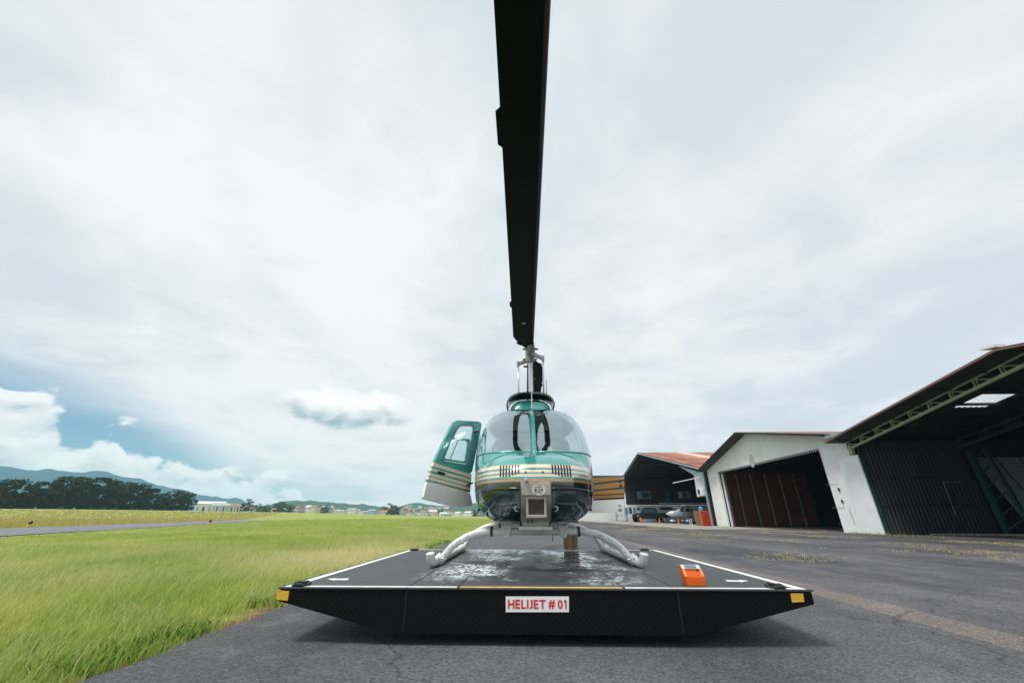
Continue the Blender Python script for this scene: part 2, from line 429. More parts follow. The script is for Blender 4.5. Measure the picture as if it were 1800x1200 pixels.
def deck_mat():
    m = bpy.data.materials.new('wet_grey_deck'); m.use_nodes = True; t = m.node_tree; p = t.nodes['Principled BSDF']
    g = t.nodes.new('ShaderNodeNewGeometry')
    sx = t.nodes.new('ShaderNodeSeparateXYZ'); t.links.new(g.outputs['Position'], sx.inputs[0])
    def mth(op, a, b=None, c=None, clamp=False):
        n = t.nodes.new('ShaderNodeMath'); n.operation = op; n.use_clamp = clamp
        for i, x in enumerate((a, b, c)):
            if x is None: continue
            if isinstance(x, (int, float)): n.inputs[i].default_value = x
            else: t.links.new(x, n.inputs[i])
        return n.outputs[0]
    def nz(s, d=5, sc_=(1, 1, 1), dist=0.):
        mp = t.nodes.new('ShaderNodeMapping'); mp.inputs['Scale'].default_value = sc_; t.links.new(g.outputs['Position'], mp.inputs[0])
        n = t.nodes.new('ShaderNodeTexNoise'); n.inputs['Scale'].default_value = s; n.inputs['Detail'].default_value = d; n.inputs['Roughness'].default_value = .6; n.inputs['Distortion'].default_value = dist
        t.links.new(mp.outputs[0], n.inputs['Vector']); return n.outputs[0]
    def rm(x, a, b, c=0., d=1.):
        r = t.nodes.new('ShaderNodeMapRange'); r.interpolation_type = 'SMOOTHSTEP'; t.links.new(x, r.inputs[0])
        for i, q in enumerate((a, b, c, d)): r.inputs[i + 1].default_value = q
        return r.outputs[0]
    # spilt water lies between the skids
    ax = mth('ABSOLUTE', mth('SUBTRACT', sx.outputs[0], PX))
    zone = mth('MULTIPLY', rm(ax, 1.02, .55), rm(sx.outputs[1], 3.0, 3.35))
    side = mth('MAXIMUM', rm(mth('ADD', ax, mth('MULTIPLY', mth('SUBTRACT', nz(2.0, 3), .5), .5)), .14, .40), rm(sx.outputs[1], 5.2, 5.6))
    wn = nz(1.35, 4, (1, .75, 1), .6)
    fine = nz(11, 5, (1, .6, 1), 1.2)
    wet = mth('MULTIPLY', rm(mth('ADD', wn, mth('MULTIPLY', mth('SUBTRACT', fine, .5), .85)), .50, .60), mth('MULTIPLY', zone, mth('MULTIPLY_ADD', side, .8, .2)))
    sky_sheen = mth('MULTIPLY', mth('MULTIPLY', rm(nz(16, 6, (1, .55, 1), 1.8), .46, .56), rm(nz(1.7, 3), .47, .56)), mth('MULTIPLY', zone, side))  # white sky reflection painted into the colour, left out along the dark centre
    film = mth('MULTIPLY', rm(wn, .36, .52), zone)                 # thin wet film
    dust = rm(nz(2.4, 6, (1, .5, 1)), .45, .75, 0, .5)
    mx = t.nodes.new('ShaderNodeMix'); mx.data_type = 'RGBA'; t.links.new(dust, mx.inputs[0])
    mx.inputs[6].default_value = (.050, .055, .060, 1); mx.inputs[7].default_value = (.082, .089, .097, 1)
    m2 = t.nodes.new('ShaderNodeMix'); m2.data_type = 'RGBA'; t.links.new(mth('MULTIPLY', film, .75), m2.inputs[0]); t.links.new(mx.outputs[2], m2.inputs[6]); m2.inputs[7].default_value = (.018, .019, .021, 1)
    m3 = t.nodes.new('ShaderNodeMix'); m3.data_type = 'RGBA'; t.links.new(sky_sheen, m3.inputs[0]); t.links.new(m2.outputs[2], m3.inputs[6]); m3.inputs[7].default_value = (.80, .82, .84, 1)
    t.links.new(m3.outputs[2], p.inputs['Base Color'])
    r1 = mth('SUBTRACT', mth('MULTIPLY_ADD', film, -.22, .62), mth('MULTIPLY', wet, .36), clamp=True)
    t.links.new(r1, p.inputs['Roughness'])
    p.inputs['Specular IOR Level'].default_value = .5
    b = t.nodes.new('ShaderNodeBump'); b.inputs['Distance'].default_value = .002
    t.links.new(mth('MULTIPLY_ADD', wet, -.12, .15), b.inputs['Strength'])
    t.links.new(nz(160, 3), b.inputs['Height']); t.links.new(b.outputs[0], p.inputs['Normal'])
    return m
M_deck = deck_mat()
M_wline = mat('worn_white_line', (.78, .78, .75), .6, var=.12, vscale=9)
M_yline = mat('worn_yellow_line', (.70, .44, .10), .6, var=.15, vscale=9)
M_refl = mat('amber_reflector', (.75, .42, .03), .3, coat=.4, bump=.4, bscale=120)
M_white = mat('white_enamel', (.80, .80, .80), .35)
M_redp = mat('red_lettering', (.62, .015, .02), .5)
YF, YB = 2.955, 6.13
HW = 1.70
plat = thing('landing_platform', 'low black helicopter trolley with grey wet deck and white edge lines', 'platform', (PX, 4.5, 0))
def hexprof(y):
    return [(PX - HW, y, PT - .004), (PX - HW, y, PT - .074), (PX - .93, y, .082), (PX + .93, y, .082), (PX + HW, y, PT - .074), (PX + HW, y, PT - .004)]
body = MB()
body.prism(hexprof(YF), (0, YB - YF, 0))
body.build('hull', M_tread, plat)
xs = [-HW, -.866, -.535, .535, .866, HW]
for i in range(5):
    a, b = xs[i] + (.003 if i else -.012), xs[i + 1] - (.003 if i < 4 else -.012)
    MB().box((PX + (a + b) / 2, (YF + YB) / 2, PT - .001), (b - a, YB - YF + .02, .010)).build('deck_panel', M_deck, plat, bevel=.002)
zl = PT + .0045
def flat(name, poly, m, z=zl, th=.0012, par=plat): return MB().prism([(x, y, z) for x, y in poly], (0, 0, th)).build(name, m, par)
def rect(x0, x1, y0, y1): return [(x0, y0), (x1, y0), (x1, y1), (x0, y1)]
flat('edge_line', rect(PX - HW + .02, PX - HW + .075, YF + .05, YB - .03), M_wline)
flat('edge_line', rect(PX + HW - .075, PX + HW - .02, YF + .05, YB - .03), M_wline)
flat('edge_line', rect(PX - HW + .02, PX - .545, YF + .004, YF + .046), M_wline)
flat('edge_line', rect(PX + .545, PX + HW - .02, YF + .004, YF + .046), M_wline)
flat('edge_line', rect(PX - .525, PX + .525, YF + .004, YF + .046), M_yline)
flat('edge_line', rect(PX - HW + .08, PX + HW - .08, YB - .07, YB - .03), M_wline)
def arrow(u0, v0, sgn):
    c = onZ(u0, v0, PT); pts = [(-.085, -.03), (.0, -.03), (-.0, -.055), (.085, .02), (.03, .062), (.028, .03), (-.065, .055)]
    flat('painted_arrow', [(c.x - sgn * x, c.y + y) for x, y in pts][::int(sgn)], M_wline)
arrow(593, 1019, 1); arrow(1297, 1022, -1)
for u, v in ((530, 1027), (1363, 1031), (728, 966), (1133, 966)):
    c = onZ(u, v, PT + .01); mb = MB()
    pts = [(c.x + .05 * math.cos(a), c.y + .05 * math.sin(a), PT + .012 + .006 * math.sin(3 * a)) for a in np.linspace(0, 2 * math.pi, 19)]
    mb.tube(pts, .011, 8); mb.box((c.x, c.y + .045, PT + .014), (.03, .05, .024)); mb.build('tie_down_ring', M_black, plat, smooth='auto')
for x in (-.866, .866):
    MB().box((PX + x, YF - .001, (PT + .085) / 2), (.006, .005, PT - .10)).build('face_seam', M_black, plat)
fr = YF - .0015
for poly in ([(487, 1036), (509, 1038), (506, 1055), (487, 1053)], [(1389, 1042), (1411, 1042), (1413, 1057), (1392, 1058)]):
    MB().prism([onY(u, v, fr) for u, v in poly], (0, -.004, 0)).build('reflector', M_refl, plat)
sg = [onY(u, v, fr) for u, v in ((889, 1047.5), (1000, 1047.5), (1000, 1075), (889, 1075))]
sign = MB().prism(sg, (0, -.003, 0)).build('name_plate', M_white, plat)
def text(body_, m, parent, p0, width, height, normal='-Y', bold=.012, name='lettering', th=.0008, squeeze=True):
    V_, F_ = [], []; pen = 0.0                   # every character set to the same cap height
    for ch in body_:
        if ch == ' ': pen += .16; continue
        if ch == '1':
            o_ = len(V_); V_ += [(pen + x, y, 0) for x, y in ((0, .70), (0, .84), (.14, 1), (.27, 1), (.27, 0), (.13, 0), (.13, .78))]; F_ += [(o_, o_ + 6, o_ + 2, o_ + 1), (o_ + 6, o_ + 5, o_ + 4, o_ + 3, o_ + 2)]; pen += .37; continue
        cu = bpy.data.curves.new(name, 'FONT'); cu.body = ch; cu.offset = bold; cu.resolution_u = 3
        to = bpy.data.objects.new('tmp', cu); C.objects.link(to); bpy.context.view_layer.update()
        mc = bpy.data.meshes.new_from_object(to.evaluated_get(bpy.context.evaluated_depsgraph_get())); bpy.data.objects.remove(to)
        cc = np.array([v.co for v in mc.vertices]); l_ = cc.min(0); h__ = cc.max(0)
        o_ = len(V_); V_ += [(pen + x - l_[0], (y - l_[1]) / (h__[1] - l_[1]), 0) for x, y, z in cc]; F_ += [tuple(o_ + i for i in f.vertices) for f in mc.polygons]
        pen += h__[0] - l_[0] + .10
    me = bpy.data.meshes.new(name); me.from_pydata(V_, [], F_); me.update()
    co = np.array(V_); lo = co.min(0); hi = co.max(0)
    kx = width / (hi[0] - lo[0]); kz = height / (hi[1] - lo[1])
    off = Vector((0, 0, 0)); p = parent
    while p is not None: off += p.location; p = p.parent
    for v in me.vertices:
        a = (v.co.x - lo[0]) * kx; b = (v.co.y - lo[1]) * kz
        if normal == '-Y': q = Vector((p0[0] + a, p0[1], p0[2] + b))
        else: q = Vector((p0[0], p0[1] - a, p0[2] + b))
        v.co = q - off
    me.materials.clear(); me.materials.append(m)
    o = bpy.data.objects.new(name, me); C.objects.link(o); o.parent = parent; o.name = name
    return o
h_ = sg[0].z - sg[2].z; w_ = sg[1].x - sg[0].x
text('HELIJET # 01', M_redp, sign, (sg[3].x + .035 * w_, fr - .0045, sg[2].z + .20 * h_), w_ * .92, h_ * .60, bold=.03)
M_rub = mat('rubber', (.015, .015, .016), .8)
for x in (-.8, .8):
    for y in (3.7, 5.4):
        q = Matrix.Rotation(math.pi / 2, 3, 'Y')
        MB().lathe([(.0, -.05), (.075, -.05), (.09, -.03), (.09, .03), (.075, .05), (0, .05)], (PX + x, y, .108), 18, 0, q).build('wheel', M_rub, plat, smooth='auto')

# ---------------------------------------------------------------- orange handheld meter on the deck
c0 = onZ(1225, 1029, PT + .005)
mt = thing('handheld_meter', 'small orange instrument box with grey screen standing on the platform deck', 'meter', (c0.x, c0.y, PT + .005))
M_or = mat('orange_plastic', (.80, .12, .005), .35, var=.08); M_or2 = mat('pale_orange_trim', (.85, .36, .12), .4)
M_gp = mat('pale_grey_plastic', (.75, .73, .72), .4); M_scr = mat('grey_screen', (.22, .26, .28), .15)
mx_, my_, mz_ = c0.x, c0.y + .03, PT + .005
def mquad(x0, x1, y0, z0, y1, z1, th, m, name, sh0=0., sh1=0.):   # sloping slab on the instrument's front
    a = [(mx_ + x0 + sh0, my_ + y0, mz_ + z0), (mx_ + x1 + sh0, my_ + y0, mz_ + z0), (mx_ + x1 + sh1, my_ + y1, mz_ + z1), (mx_ + x0 + sh1, my_ + y1, mz_ + z1)]
    return MB().prism(a, (0, -th, th * .4)).build(name, m, mt, bevel=.003)
mb = MB()
def lv(z, x0, x1, y0, y1): return [(mx_ + x0, my_ + y0, mz_ + z), (mx_ + x1, my_ + y0, mz_ + z), (mx_ + x1, my_ + y1, mz_ + z), (mx_ + x0, my_ + y1, mz_ + z)]
mb.grid([lv(0, -.060, .062, -.03, .06), lv(.05, -.068, .066, -.03, .062), lv(.088, -.070, .060, .004, .062), lv(.112, -.072, .053, .03, .062)], closed=True)
mb.add(lv(0, -.060, .062, -.03, .06), [(0, 1, 2, 3)]); mb.add(lv(.112, -.072, .053, .03, .062), [(0, 1, 2, 3)])
mb.build('case', M_or, mt, bevel=.004)
for a, b in ((-.068, -.052), (.044, .061)):
    mquad(a, b, -.029, .052, .003, .092, .004, M_or2, 'trim')
mquad(-.07, .056, .002, .093, .03, .116, .005, M_gp, 'display_bezel')
mquad(-.048, .030, .004, .098, .026, .1145, .0065, M_scr, 'screen')
MB().box((mx_ + .03, my_ - .001, mz_ + .086), (.013, .006, .006)).build('button', M_black, mt)

# ---------------------------------------------------------------- helicopter
def paint(name, col, metal=.0, rough=.3): return mat(name, col, rough, metal, coat=1.0, var=.06, vscale=3)
M_green = paint('teal_green_paint', (.06, .36, .32), .3, .2)
M_dgreen = paint('dark_green_paint', (.003, .020, .019), .2)
M_cream = paint('cream_stripe_paint', (.86, .66, .50))
M_gold = paint('gold_stripe_paint', (.55, .26, .06))
M_wpaint = paint('white_paint', (.86, .86, .84))
M_skid = mat('white_tube_paint', (.74, .74, .72), .4, var=.12, vscale=12, bump=.1)
M_metal = mat('hub_metal', (.33, .34, .34), .4, .55, var=.2, vscale=30)
M_steel = mat('bright_steel', (.62, .63, .64), .3, .7)
M_blade = mat('black_blade_paint', (.005, .006, .007), .6, spec=.15, var=.2, vscale=3)
M_bladeu = mat('maroon_black_blade_edge', (.035, .026, .028), .45, var=.2)
M_ws = glass('windshield_acrylic', (.88, .975, 1.0), .42)
M_wsd = glass('chin_window_acrylic', (.20, .29, .29), .07)
M_pane = glass('door_window_acrylic', (.90, .98, .98), .06)
M_int = mat('cabin_lining', (.84, .87, .88), .8, var=.1)
M_seat = mat('blue_grey_seat_cloth', (.10, .14, .20), .85, var=.2, vscale=30)
M_dark = mat('cabin_dark', (.02, .022, .024), .7)
M_duct = mat('pale_duct', (.50, .60, .60), .5)
M_nose = mat('bare_aluminium_panel', (.44, .41, .37), .45, .35, var=.15, vscale=14)
M_brown = mat('brown_lamp_recess', (.045, .028, .018), .5, var=.4, vscale=25)
heli = thing('helicopter', 'green and cream striped helicopter parked nose-on upon the black trolley', 'helicopter', (PX, 4.5, PT + .008))
Z0 = CAMZ
KEYS = [  # s, y, half width, z top, z bottom, z mid, exponent top, exponent bottom   (z relative to the lens height)
 (0, 3.545, .0, .275, .265, .27, 2.2, 2.4), (1, 3.562, .16, .36, .185, .27, 2.3, 2.5), (2, 3.61, .285, .43, .10, .27, 2.4, 2.6), (3, 3.70, .385, .497, .035, .275, 2.5, 2.8),
 (4, 3.83, .475, .548, -.025, .28, 2.6, 3.0), (5, 3.95, .525, .592, -.055, .285, 2.7, 3.1), (6, 4.09, .568, .75, -.075, .30, 2.9, 3.2), (7, 4.30, .612, .945, -.085, .32, 3.1, 2.9),
 (8, 4.55, .648, 1.115, -.075, .34, 3.25, 2.5), (9, 4.85, .672, 1.23, -.06, .35, 3.35, 2.3), (10, 5.2, .678, 1.285, -.05, .36, 3.4, 2.2), (11, 5.75, .655, 1.29, -.03, .38, 3.3, 2.2),
 (12, 6.25, .57, 1.24, -.03, .42, 3.0, 2.8), (13, 6.75, .42, 1.05, .10, .48, 2.6, 2.5), (14, 7.25, .27, .84, .27, .55, 2.2, 2.2), (15, 7.6, .19, .77, .36, .565, 2, 2)]
def sect(s, t):
    y, wd, zt, zb, zm, nt_, nb = crom(KEYS, s); wd = max(wd, 0)
    c, sn = math.cos(t), math.sin(t); n = nt_ if sn >= 0 else nb; e = 2 / n
    x = wd * math.copysign(abs(c) ** e, c); z = zm + (zt - zm if sn >= 0 else zm - zb) * math.copysign(abs(sn) ** e, sn)
    if sn > 0 and 4.4 < s < 9.3:                  # each windshield half bulges: a shallow valley runs along the centre post
        k = math.sin(math.pi * (s - 4.4) / 4.9) ** .8; q = max(0, 1 - abs(x) / .27) ** 2
        y += .055 * k * q; z -= .042 * k * q
    return Vector((PX + x, y, Z0 + z))
NS, NT = 150, 160
bm = bmesh.new(); rings = []
for i in range(NS + 1):
    s = 15 * i / NS
    if i == 0: s = .04
    rings.append([bm.verts.new(sect(s, 2 * math.pi * (k + .5) / NT)) for k in range(NT)])
for i in range(NS):
    for k in range(NT):
        j = (k + 1) % NT; bm.faces.new((rings[i][k], rings[i][j], rings[i + 1][j], rings[i + 1][k]))
bm.faces.new(rings[0][::-1])
bm.normal_update()
if sum(f.normal.y for f in bm.faces if f.calc_center_median().y < 3.7) > 0: bmesh.ops.reverse_faces(bm, faces=bm.faces)
bvh = BVHTree.FromBMesh(bm)
def skin(x, z, off=0.0):             # front surface of the nose at lateral x, height z (relative)
    h = bvh.ray_cast(Vector((PX + x, 2.5, Z0 + z)), Vector((0, 1, 0)))
    if h[0] is None: return None, None
    return h[0] + h[1] * off, h[1]
def zrel(v, Y): return onY(923, v, Y).z - Z0
SZ = [zrel(v, 3.60) for v in (815.4, 822, 826, 830.5, 833.5, 838, 842, 846.5)]
WSZ = .575
cuts = [((0, 0, Z0 + z), (0, 0, 1)) for z in SZ + [WSZ, WSZ + .025, .20, 1.08, -.045, .225]] + [((0, y, 0), (0, 1, 0)) for y in (4.32, 4.74, 4.80, 5.40, 5.46, 6.02)] \
     + [((PX + x, 0, 0), (1, 0, 0)) for x in (-.026, .026, -.13, .13, -.545, .545)]
for co, no in cuts:
    bmesh.ops.bisect_plane(bm, geom=bm.verts[:] + bm.edges[:] + bm.faces[:], plane_co=co, plane_no=no)
def cls(f):
    c = f.calc_center_median(); x, y, z = c.x - PX, c.y, c.z - Z0; ax = abs(x)
    if z > WSZ:
        if y < 4.74 and ax > .026: return ('windshield_l' if x < 0 else 'windshield_r', 0)
        if y < 4.74: return ('post', 0)
        if WSZ + .025 < z < 1.08:
            if 4.80 < y < 5.40: return ('open' if x < 0 else 'side_window_f', 0)
            if 5.46 < y < 6.02: return ('side_window_b' + ('l' if x < 0 else 'r'), 0)
        return ('shell', 0)
    if x < 0 and 4.80 < y < 5.40 and z > .0: return ('open', 0)
    if y < 4.32 and -.045 < z < .225 and .13 < ax < .545: return ('chin_l' if x < 0 else 'chin_r', 0)
    if y < 4.32 and ax < .13 and z < SZ[7]: return ('nose_panel', 0)
    if z < SZ[7]:
        if y < 4.74: return ('shell', 1)
        return ('shell', 4 if z < .20 and y > 5.0 else 1)
    for i in range(7):
        if SZ[i + 1] <= z < SZ[i]: return ('shell', (2, 0, 2, 0, 2, 0, 3)[i])
    return ('shell', 0)
groups = {}
for f in bm.faces:
    g, mi = cls(f); groups.setdefault(g, []).append((f, mi))
def sub(name, key, mats, label=None, th=0.0):
    vm = {}; vs = []; fs = []; ms = []; ns = []
    off = heli.location
    for f, mi in groups[key]:
        q = []
        for v in f.verts:
            if v not in vm: vm[v] = len(vs); vs.append(v.co - off); ns.append(v.normal)
            q.append(vm[v])
        fs.append(q); ms.append(mi)
    me = bpy.data.meshes.new(name); me.from_pydata(vs, [], fs); me.update()
    for mm in mats: me.materials.append(mm)
    me.polygons.foreach_set('material_index', ms); me.shade_smooth()
    me.normals_split_custom_set_from_vertices([n[:] for n in ns])
    o = bpy.data.objects.new(name, me); C.objects.link(o); o.parent = heli
    if label: o['label'] = label
    return o
bm.normal_update()
sub('fuselage', 'shell', [M_green, M_dgreen, M_cream, M_gold, M_wpaint])
sub('windshield', 'windshield_l', [M_ws]); sub('windshield', 'windshield_r', [M_ws])
po = sub('windshield_post', 'post', [M_green])
sub('side_window', 'side_window_f', [M_ws]); sub('side_window', 'side_window_bl', [M_ws]); sub('side_window', 'side_window_br', [M_ws])
sub('chin_window', 'chin_l', [M_wsd]); sub('chin_window', 'chin_r', [M_wsd])
npn = sub('nose_panel', 'nose_panel', [M_nose], 'grey metal panel between the chin windows')
bm.free()
# raised rib along the post
MB().tube([sect(s, math.pi / 2) + Vector((0, -.012, .004)) for s in np.linspace(4.8, 9.6, 24)], .012, 8).build('post_rib', M_green, po, smooth=True)
# windshield lower rim
for sgn in (-1, 1):
    pts = []
    for x in np.linspace(.03, .60, 26):
        h = bvh.ray_cast(Vector((PX + sgn * x, 2.5, Z0 + WSZ)), Vector((0, 1, 0)))
        if h[0] is not None and h[0].y < 4.8: pts.append(h[0] + h[1] * .002)
    MB().tube(pts, .008, 6).build('windshield_rim', M_green, heli, smooth=True)
    # chin window rim
    loop = [(.135, -.04), (.135, .22), (.35, .222), (.535, .21), (.54, .1), (.535, -.0), (.45, -.035), (.3, -.042)]
    lp = [];
    for i in range(8):
        a, b = loop[i], loop[(i + 1) % 8]
        for k in range(5): lp.append((a[0] + (b[0] - a[0]) * k / 5, a[1] + (b[1] - a[1]) * k / 5))
    pp = []
    for x, z in lp + [lp[0]]:
        p, n = skin(sgn * x, z, .001)
        if p is not None: pp.append(p)
    MB().tube(pp, .0045, 6).build('chin_window_rim', M_dgreen, heli, smooth=True)
# louvred vents
for sgn in (-1, 1):
    root = None
    for row, (za, zb) in enumerate(((SZ[0] - .004, SZ[1] - .026), (SZ[2] - .004, SZ[5] + .004))):
        for k in range(7):
            x = sgn * (.148 + .0265 * k); z1 = za; z0 = zb
            if row == 1 and k < 3: z0 = zb + (.012, .008, .004)[k] * 1.8
            p1, n1_ = skin(x, z1, .0015); p0, n0_ = skin(x + .004 * sgn * 0, z0, .0015)
            s_ = MB().bar(p0, p1, .0145, .005, up=n1_)
            if root is None: root = s_.build('vent_grille', M_black, heli)
            else: s_.build('slot', M_black, root)
# screws / knob on the nose
for x, z in ((-.085, SZ[3]), (.062, SZ[3])):
    p, n = skin(x, z, .002); MB().lathe([(0, .004), (.008, .004), (.009, 0)], p, 10, 0, n.to_track_quat('Z', 'Y').to_matrix()).build('fastener', M_dark, heli)
p, n = skin(-.082, SZ[7] + .01, .0); kn = MB(); kn.lathe([(0, .05), (.012, .05), (.018, .035), (.017, .012), (.01, 0)], p, 12, 0, n.to_track_quat('Z', 'Y').to_matrix()); kn.build('pitot_probe', M_steel, heli, smooth='auto')
# nose panel fittings: framed lamp recess, sticker with its marks
def onskin(pts, off): return [skin(x, z, off)[0] for x, z in pts]
fo = [(-.085, .155), (.085, .155), (.085, -.012), (-.085, -.012)]; fi = [(-.066, .135), (.066, .135), (.066, .012), (-.066, .012)]
yb = min(q.y for q in onskin(fo, .0))
MB().ring([(PX + x, yb - .004, Z0 + z) for x, z in fo], [(PX + x, yb - .004, Z0 + z) for x, z in fi], (0, .08, 0)).build('lamp_frame', M_nose, npn, bevel=.003)
MB().prism([(PX + x, yb + .012, Z0 + z) for x, z in [(-.066, .135), (.066, .135), (.066, .012), (-.066, .012)]], (0, .03, 0)).build('landing_lamp', M_brown, npn)
yp = min(q.y for q in onskin([(-.10, .25), (.10, .25), (-.1, .17), (.1, .17)], 0)) - .003
yp = min(yp, skin(0, .24)[0].y - .003)
stk = MB().prism([(PX + x, yp, Z0 + z) for x, z in [(-.122, .262), (.122, .262), (.122, .162), (-.122, .162)]], (0, .04, 0)).build('plate', M_nose, npn, bevel=.003)
M_pale = mat('pale_sticker', (.55, .53, .50), .5)
MB().prism([(PX + .025 + .062 * math.cos(a), yp - .0015, Z0 + .205 + .046 * math.sin(a)) for a in np.linspace(0, 2 * math.pi, 25)[:-1]], (0, .001, 0)).build('sticker', M_pale, npn)
text('E', M_black, npn, (PX - .012, yp - .0025, Z0 + .186), .022, .028, bold=.03)
text('28', M_black, npn, (PX + .018, yp - .0025, Z0 + .194), .038, .018, bold=.04)
for x, z, w1 in ((.03, .185, .03), (.02, .226, .06), (.03, .240, .04), (-.005, .175, .012), (.04, .176, .012)):
    MB().box((PX + x, yp - .0022, Z0 + z), (w1, .001, .004)).build('small_print', M_dark, npn)
for x in (-.07, -.035):
    MB().box((PX + x, skin(x, -.03)[0].y - .006, Z0 - .035), (.012, .01, .035)).build('bracket', M_dark, npn)
for sgn in (-1, 1):
    q = Vector((PX + sgn * .155, skin(sgn * .155, .06)[0].y - .01, Z0 + .06))
    MB().tube([q + Vector((.03 * sgn * math.sin(a), -.012, .022 * math.cos(a))) for a in np.linspace(0, math.pi, 9)], .005, 6).build('tow_eye', M_steel, npn, smooth=True)
# under-nose beam
MB().box((PX, 4.06, Z0 - .098), (.30, .34, .03)).build('belly_plate', M_skid, heli, bevel=.006)
MB().box((PX, 3.95, Z0 - .06), (.24, .12, .05)).build('belly_fairing', M_nose, heli, bevel=.01)
# interior
MB().box((PX, 4.95, Z0 + .06), (1.12, 1.5, .02)).build('cabin_floor', M_dark, heli)
MB().box((PX, 5.80, Z0 + .30), (1.10, .04, .50)).build('rear_bulkhead', M_int, heli)
MB().box((PX, 6.03, Z0 + .60), (1.06, .03, 1.1)).build('cabin_rear_wall', M_int, heli, bevel=.01)
MB().box((PX, 5.45, Z0 + 1.19), (.9, 1.0, .03)).build('headliner', M_int, heli, bevel=.01)
MB().box((PX, 4.16, Z0 + .245), (.86, .30, .02)).build('foot_well_shelf', M_dark, heli)
for sgn in (-1, 1):
    st = MB(); st.box((PX + sgn * .30, 5.02, Z0 + .36), (.42, .46, .12)); st = st.build('seat', M_seat, heli, bevel=.04)
    rmx = Matrix.Rotation(R(-12), 3, 'X')
    MB().box((PX + sgn * .30, 5.30, Z0 + .66), (.40, .10, .56), rmx).build('backrest', M_seat, st, bevel=.05)
    MB().box((PX + sgn * .30, 5.36, Z0 + .98), (.22, .08, .14), rmx).build('headrest', M_seat, st, bevel=.03)
    MB().box((PX + sgn * .30, 5.02, Z0 + .19), (.38, .42, .22)).build('seat_base', M_int, st)
    q = MB().tube([(PX + sgn * .20, 3.97, Z0 + .165), (PX + sgn * .46, 4.05, Z0 + .15)], .045, 14).build('duct', M_duct, heli, smooth='auto')
    MB().tube([(PX + sgn * x, y, Z0 + z) for x, y, z in ((.17, 3.93, .10), (.28, 3.98, .085), (.42, 4.05, .09), (.5, 4.15, .12))], .012, 8).build('hose', mat('ochre_hose', (.35, .27, .15), .6), heli, smooth=True)
    MB().box((PX + sgn * .27, 4.02, Z0 + .03), (.12, .02, .10)).build('pedal', M_duct if sgn > 0 else M_dark, heli, bevel=.01)
    MB().box((PX + sgn * .40, 4.12, Z0 + .05), (.10, .08, .09)).build('equipment_box', M_int, heli, bevel=.01)
    pil = MB(); pil.tube([(PX + sgn * .615, 4.74, Z0 + .56), (PX + sgn * .60, 4.75, Z0 + .8), (PX + sgn * .53, 4.77, Z0 + 1.02), (PX + sgn * .40, 4.8, Z0 + 1.11)], .025, 8); pil.build('door_pillar', M_wpaint, heli, smooth=True)
    sb = MB().box((PX + sgn * .30, 5.62, Z0 + .42), (.5, .3, .14)).build('rear_seat', M_seat, heli, bevel=.04)
con = MB().box((PX + .0, 4.42, Z0 + .40), (.26, .22, .36)).build('instrument_console', M_dark, heli, bevel=.02)
MB().box((PX + .20, 4.40, Z0 + .655), (.14, .12, .15)).build('instrument', M_dark, heli, bevel=.02)
MB().box((PX + .18, 4.335, Z0 + .66), (.05, .01, .05)).build('gauge', M_int, heli)
for sgn in (-1, 1):
    MB().tube([(PX + sgn * .30, 4.78, Z0 + .34), (PX + sgn * .30, 4.74, Z0 + .52), (PX + sgn * .29, 4.70, Z0 + .60)], .016, 8).build('cyclic_stick', M_dark, heli, smooth=True)
# cowling with its dark lip
CK = [(0, 5.32, .20, 1.30, 1.25), (1, 5.36, .27, 1.42, 1.2), (2, 5.44, .30, 1.50, 1.2), (3, 5.9, .33, 1.60, 1.2), (4, 6.6, .34, 1.58, 1.1), (5, 7.2, .26, 1.42, .9), (6, 7.6, .13, 1.15, .8)]
rows = []
for s in np.linspace(0, 6, 49):
    y, wd, zt, zb = crom(CK, s); row = []
    for k in range(33):
        a = math.pi * k / 32; c, sn = math.cos(a), math.sin(a)
        row.append((PX + wd * math.copysign(abs(c) ** .62, c), y, Z0 + zb + (zt - zb) * abs(sn) ** .62))
    rows.append(row)
cw = MB().grid(rows); cw.add(rows[0], [tuple(range(33))]); cw = cw.build('engine_cowling', M_green, heli, smooth=True)
lip = []
for i, (k, yy) in enumerate(((1.0, 5.30), (1.07, 5.30), (1.07, 5.62), (1.0, 5.62))):
    row = []
    for q in range(29):
        a = math.pi * (.03 + .94 * q / 28); c, sn = math.cos(a), math.sin(a)
        row.append((PX + .315 * k * math.copysign(abs(c) ** .72, c), yy, Z0 + 1.36 + .20 * (k + (k - 1) * .9) * abs(sn) ** .72))
    lip.append(row)
lip.append(lip[0]); MB().grid(lip).build('cowling_lip', M_dgreen, cw, smooth='auto')
MB().tube([(PX + .015, 5.12, Z0 + 1.27), (PX + .012, 5.12, Z0 + 1.78)], [.006, .003], 8).build('whip_antenna', M_wpaint, heli)
MB().tube([(PX + .30, 6.6, Z0 + 1.5), (PX + .31, 6.62, Z0 + 2.2)], [.008, .004], 8).build('rear_antenna', M_dark, heli)
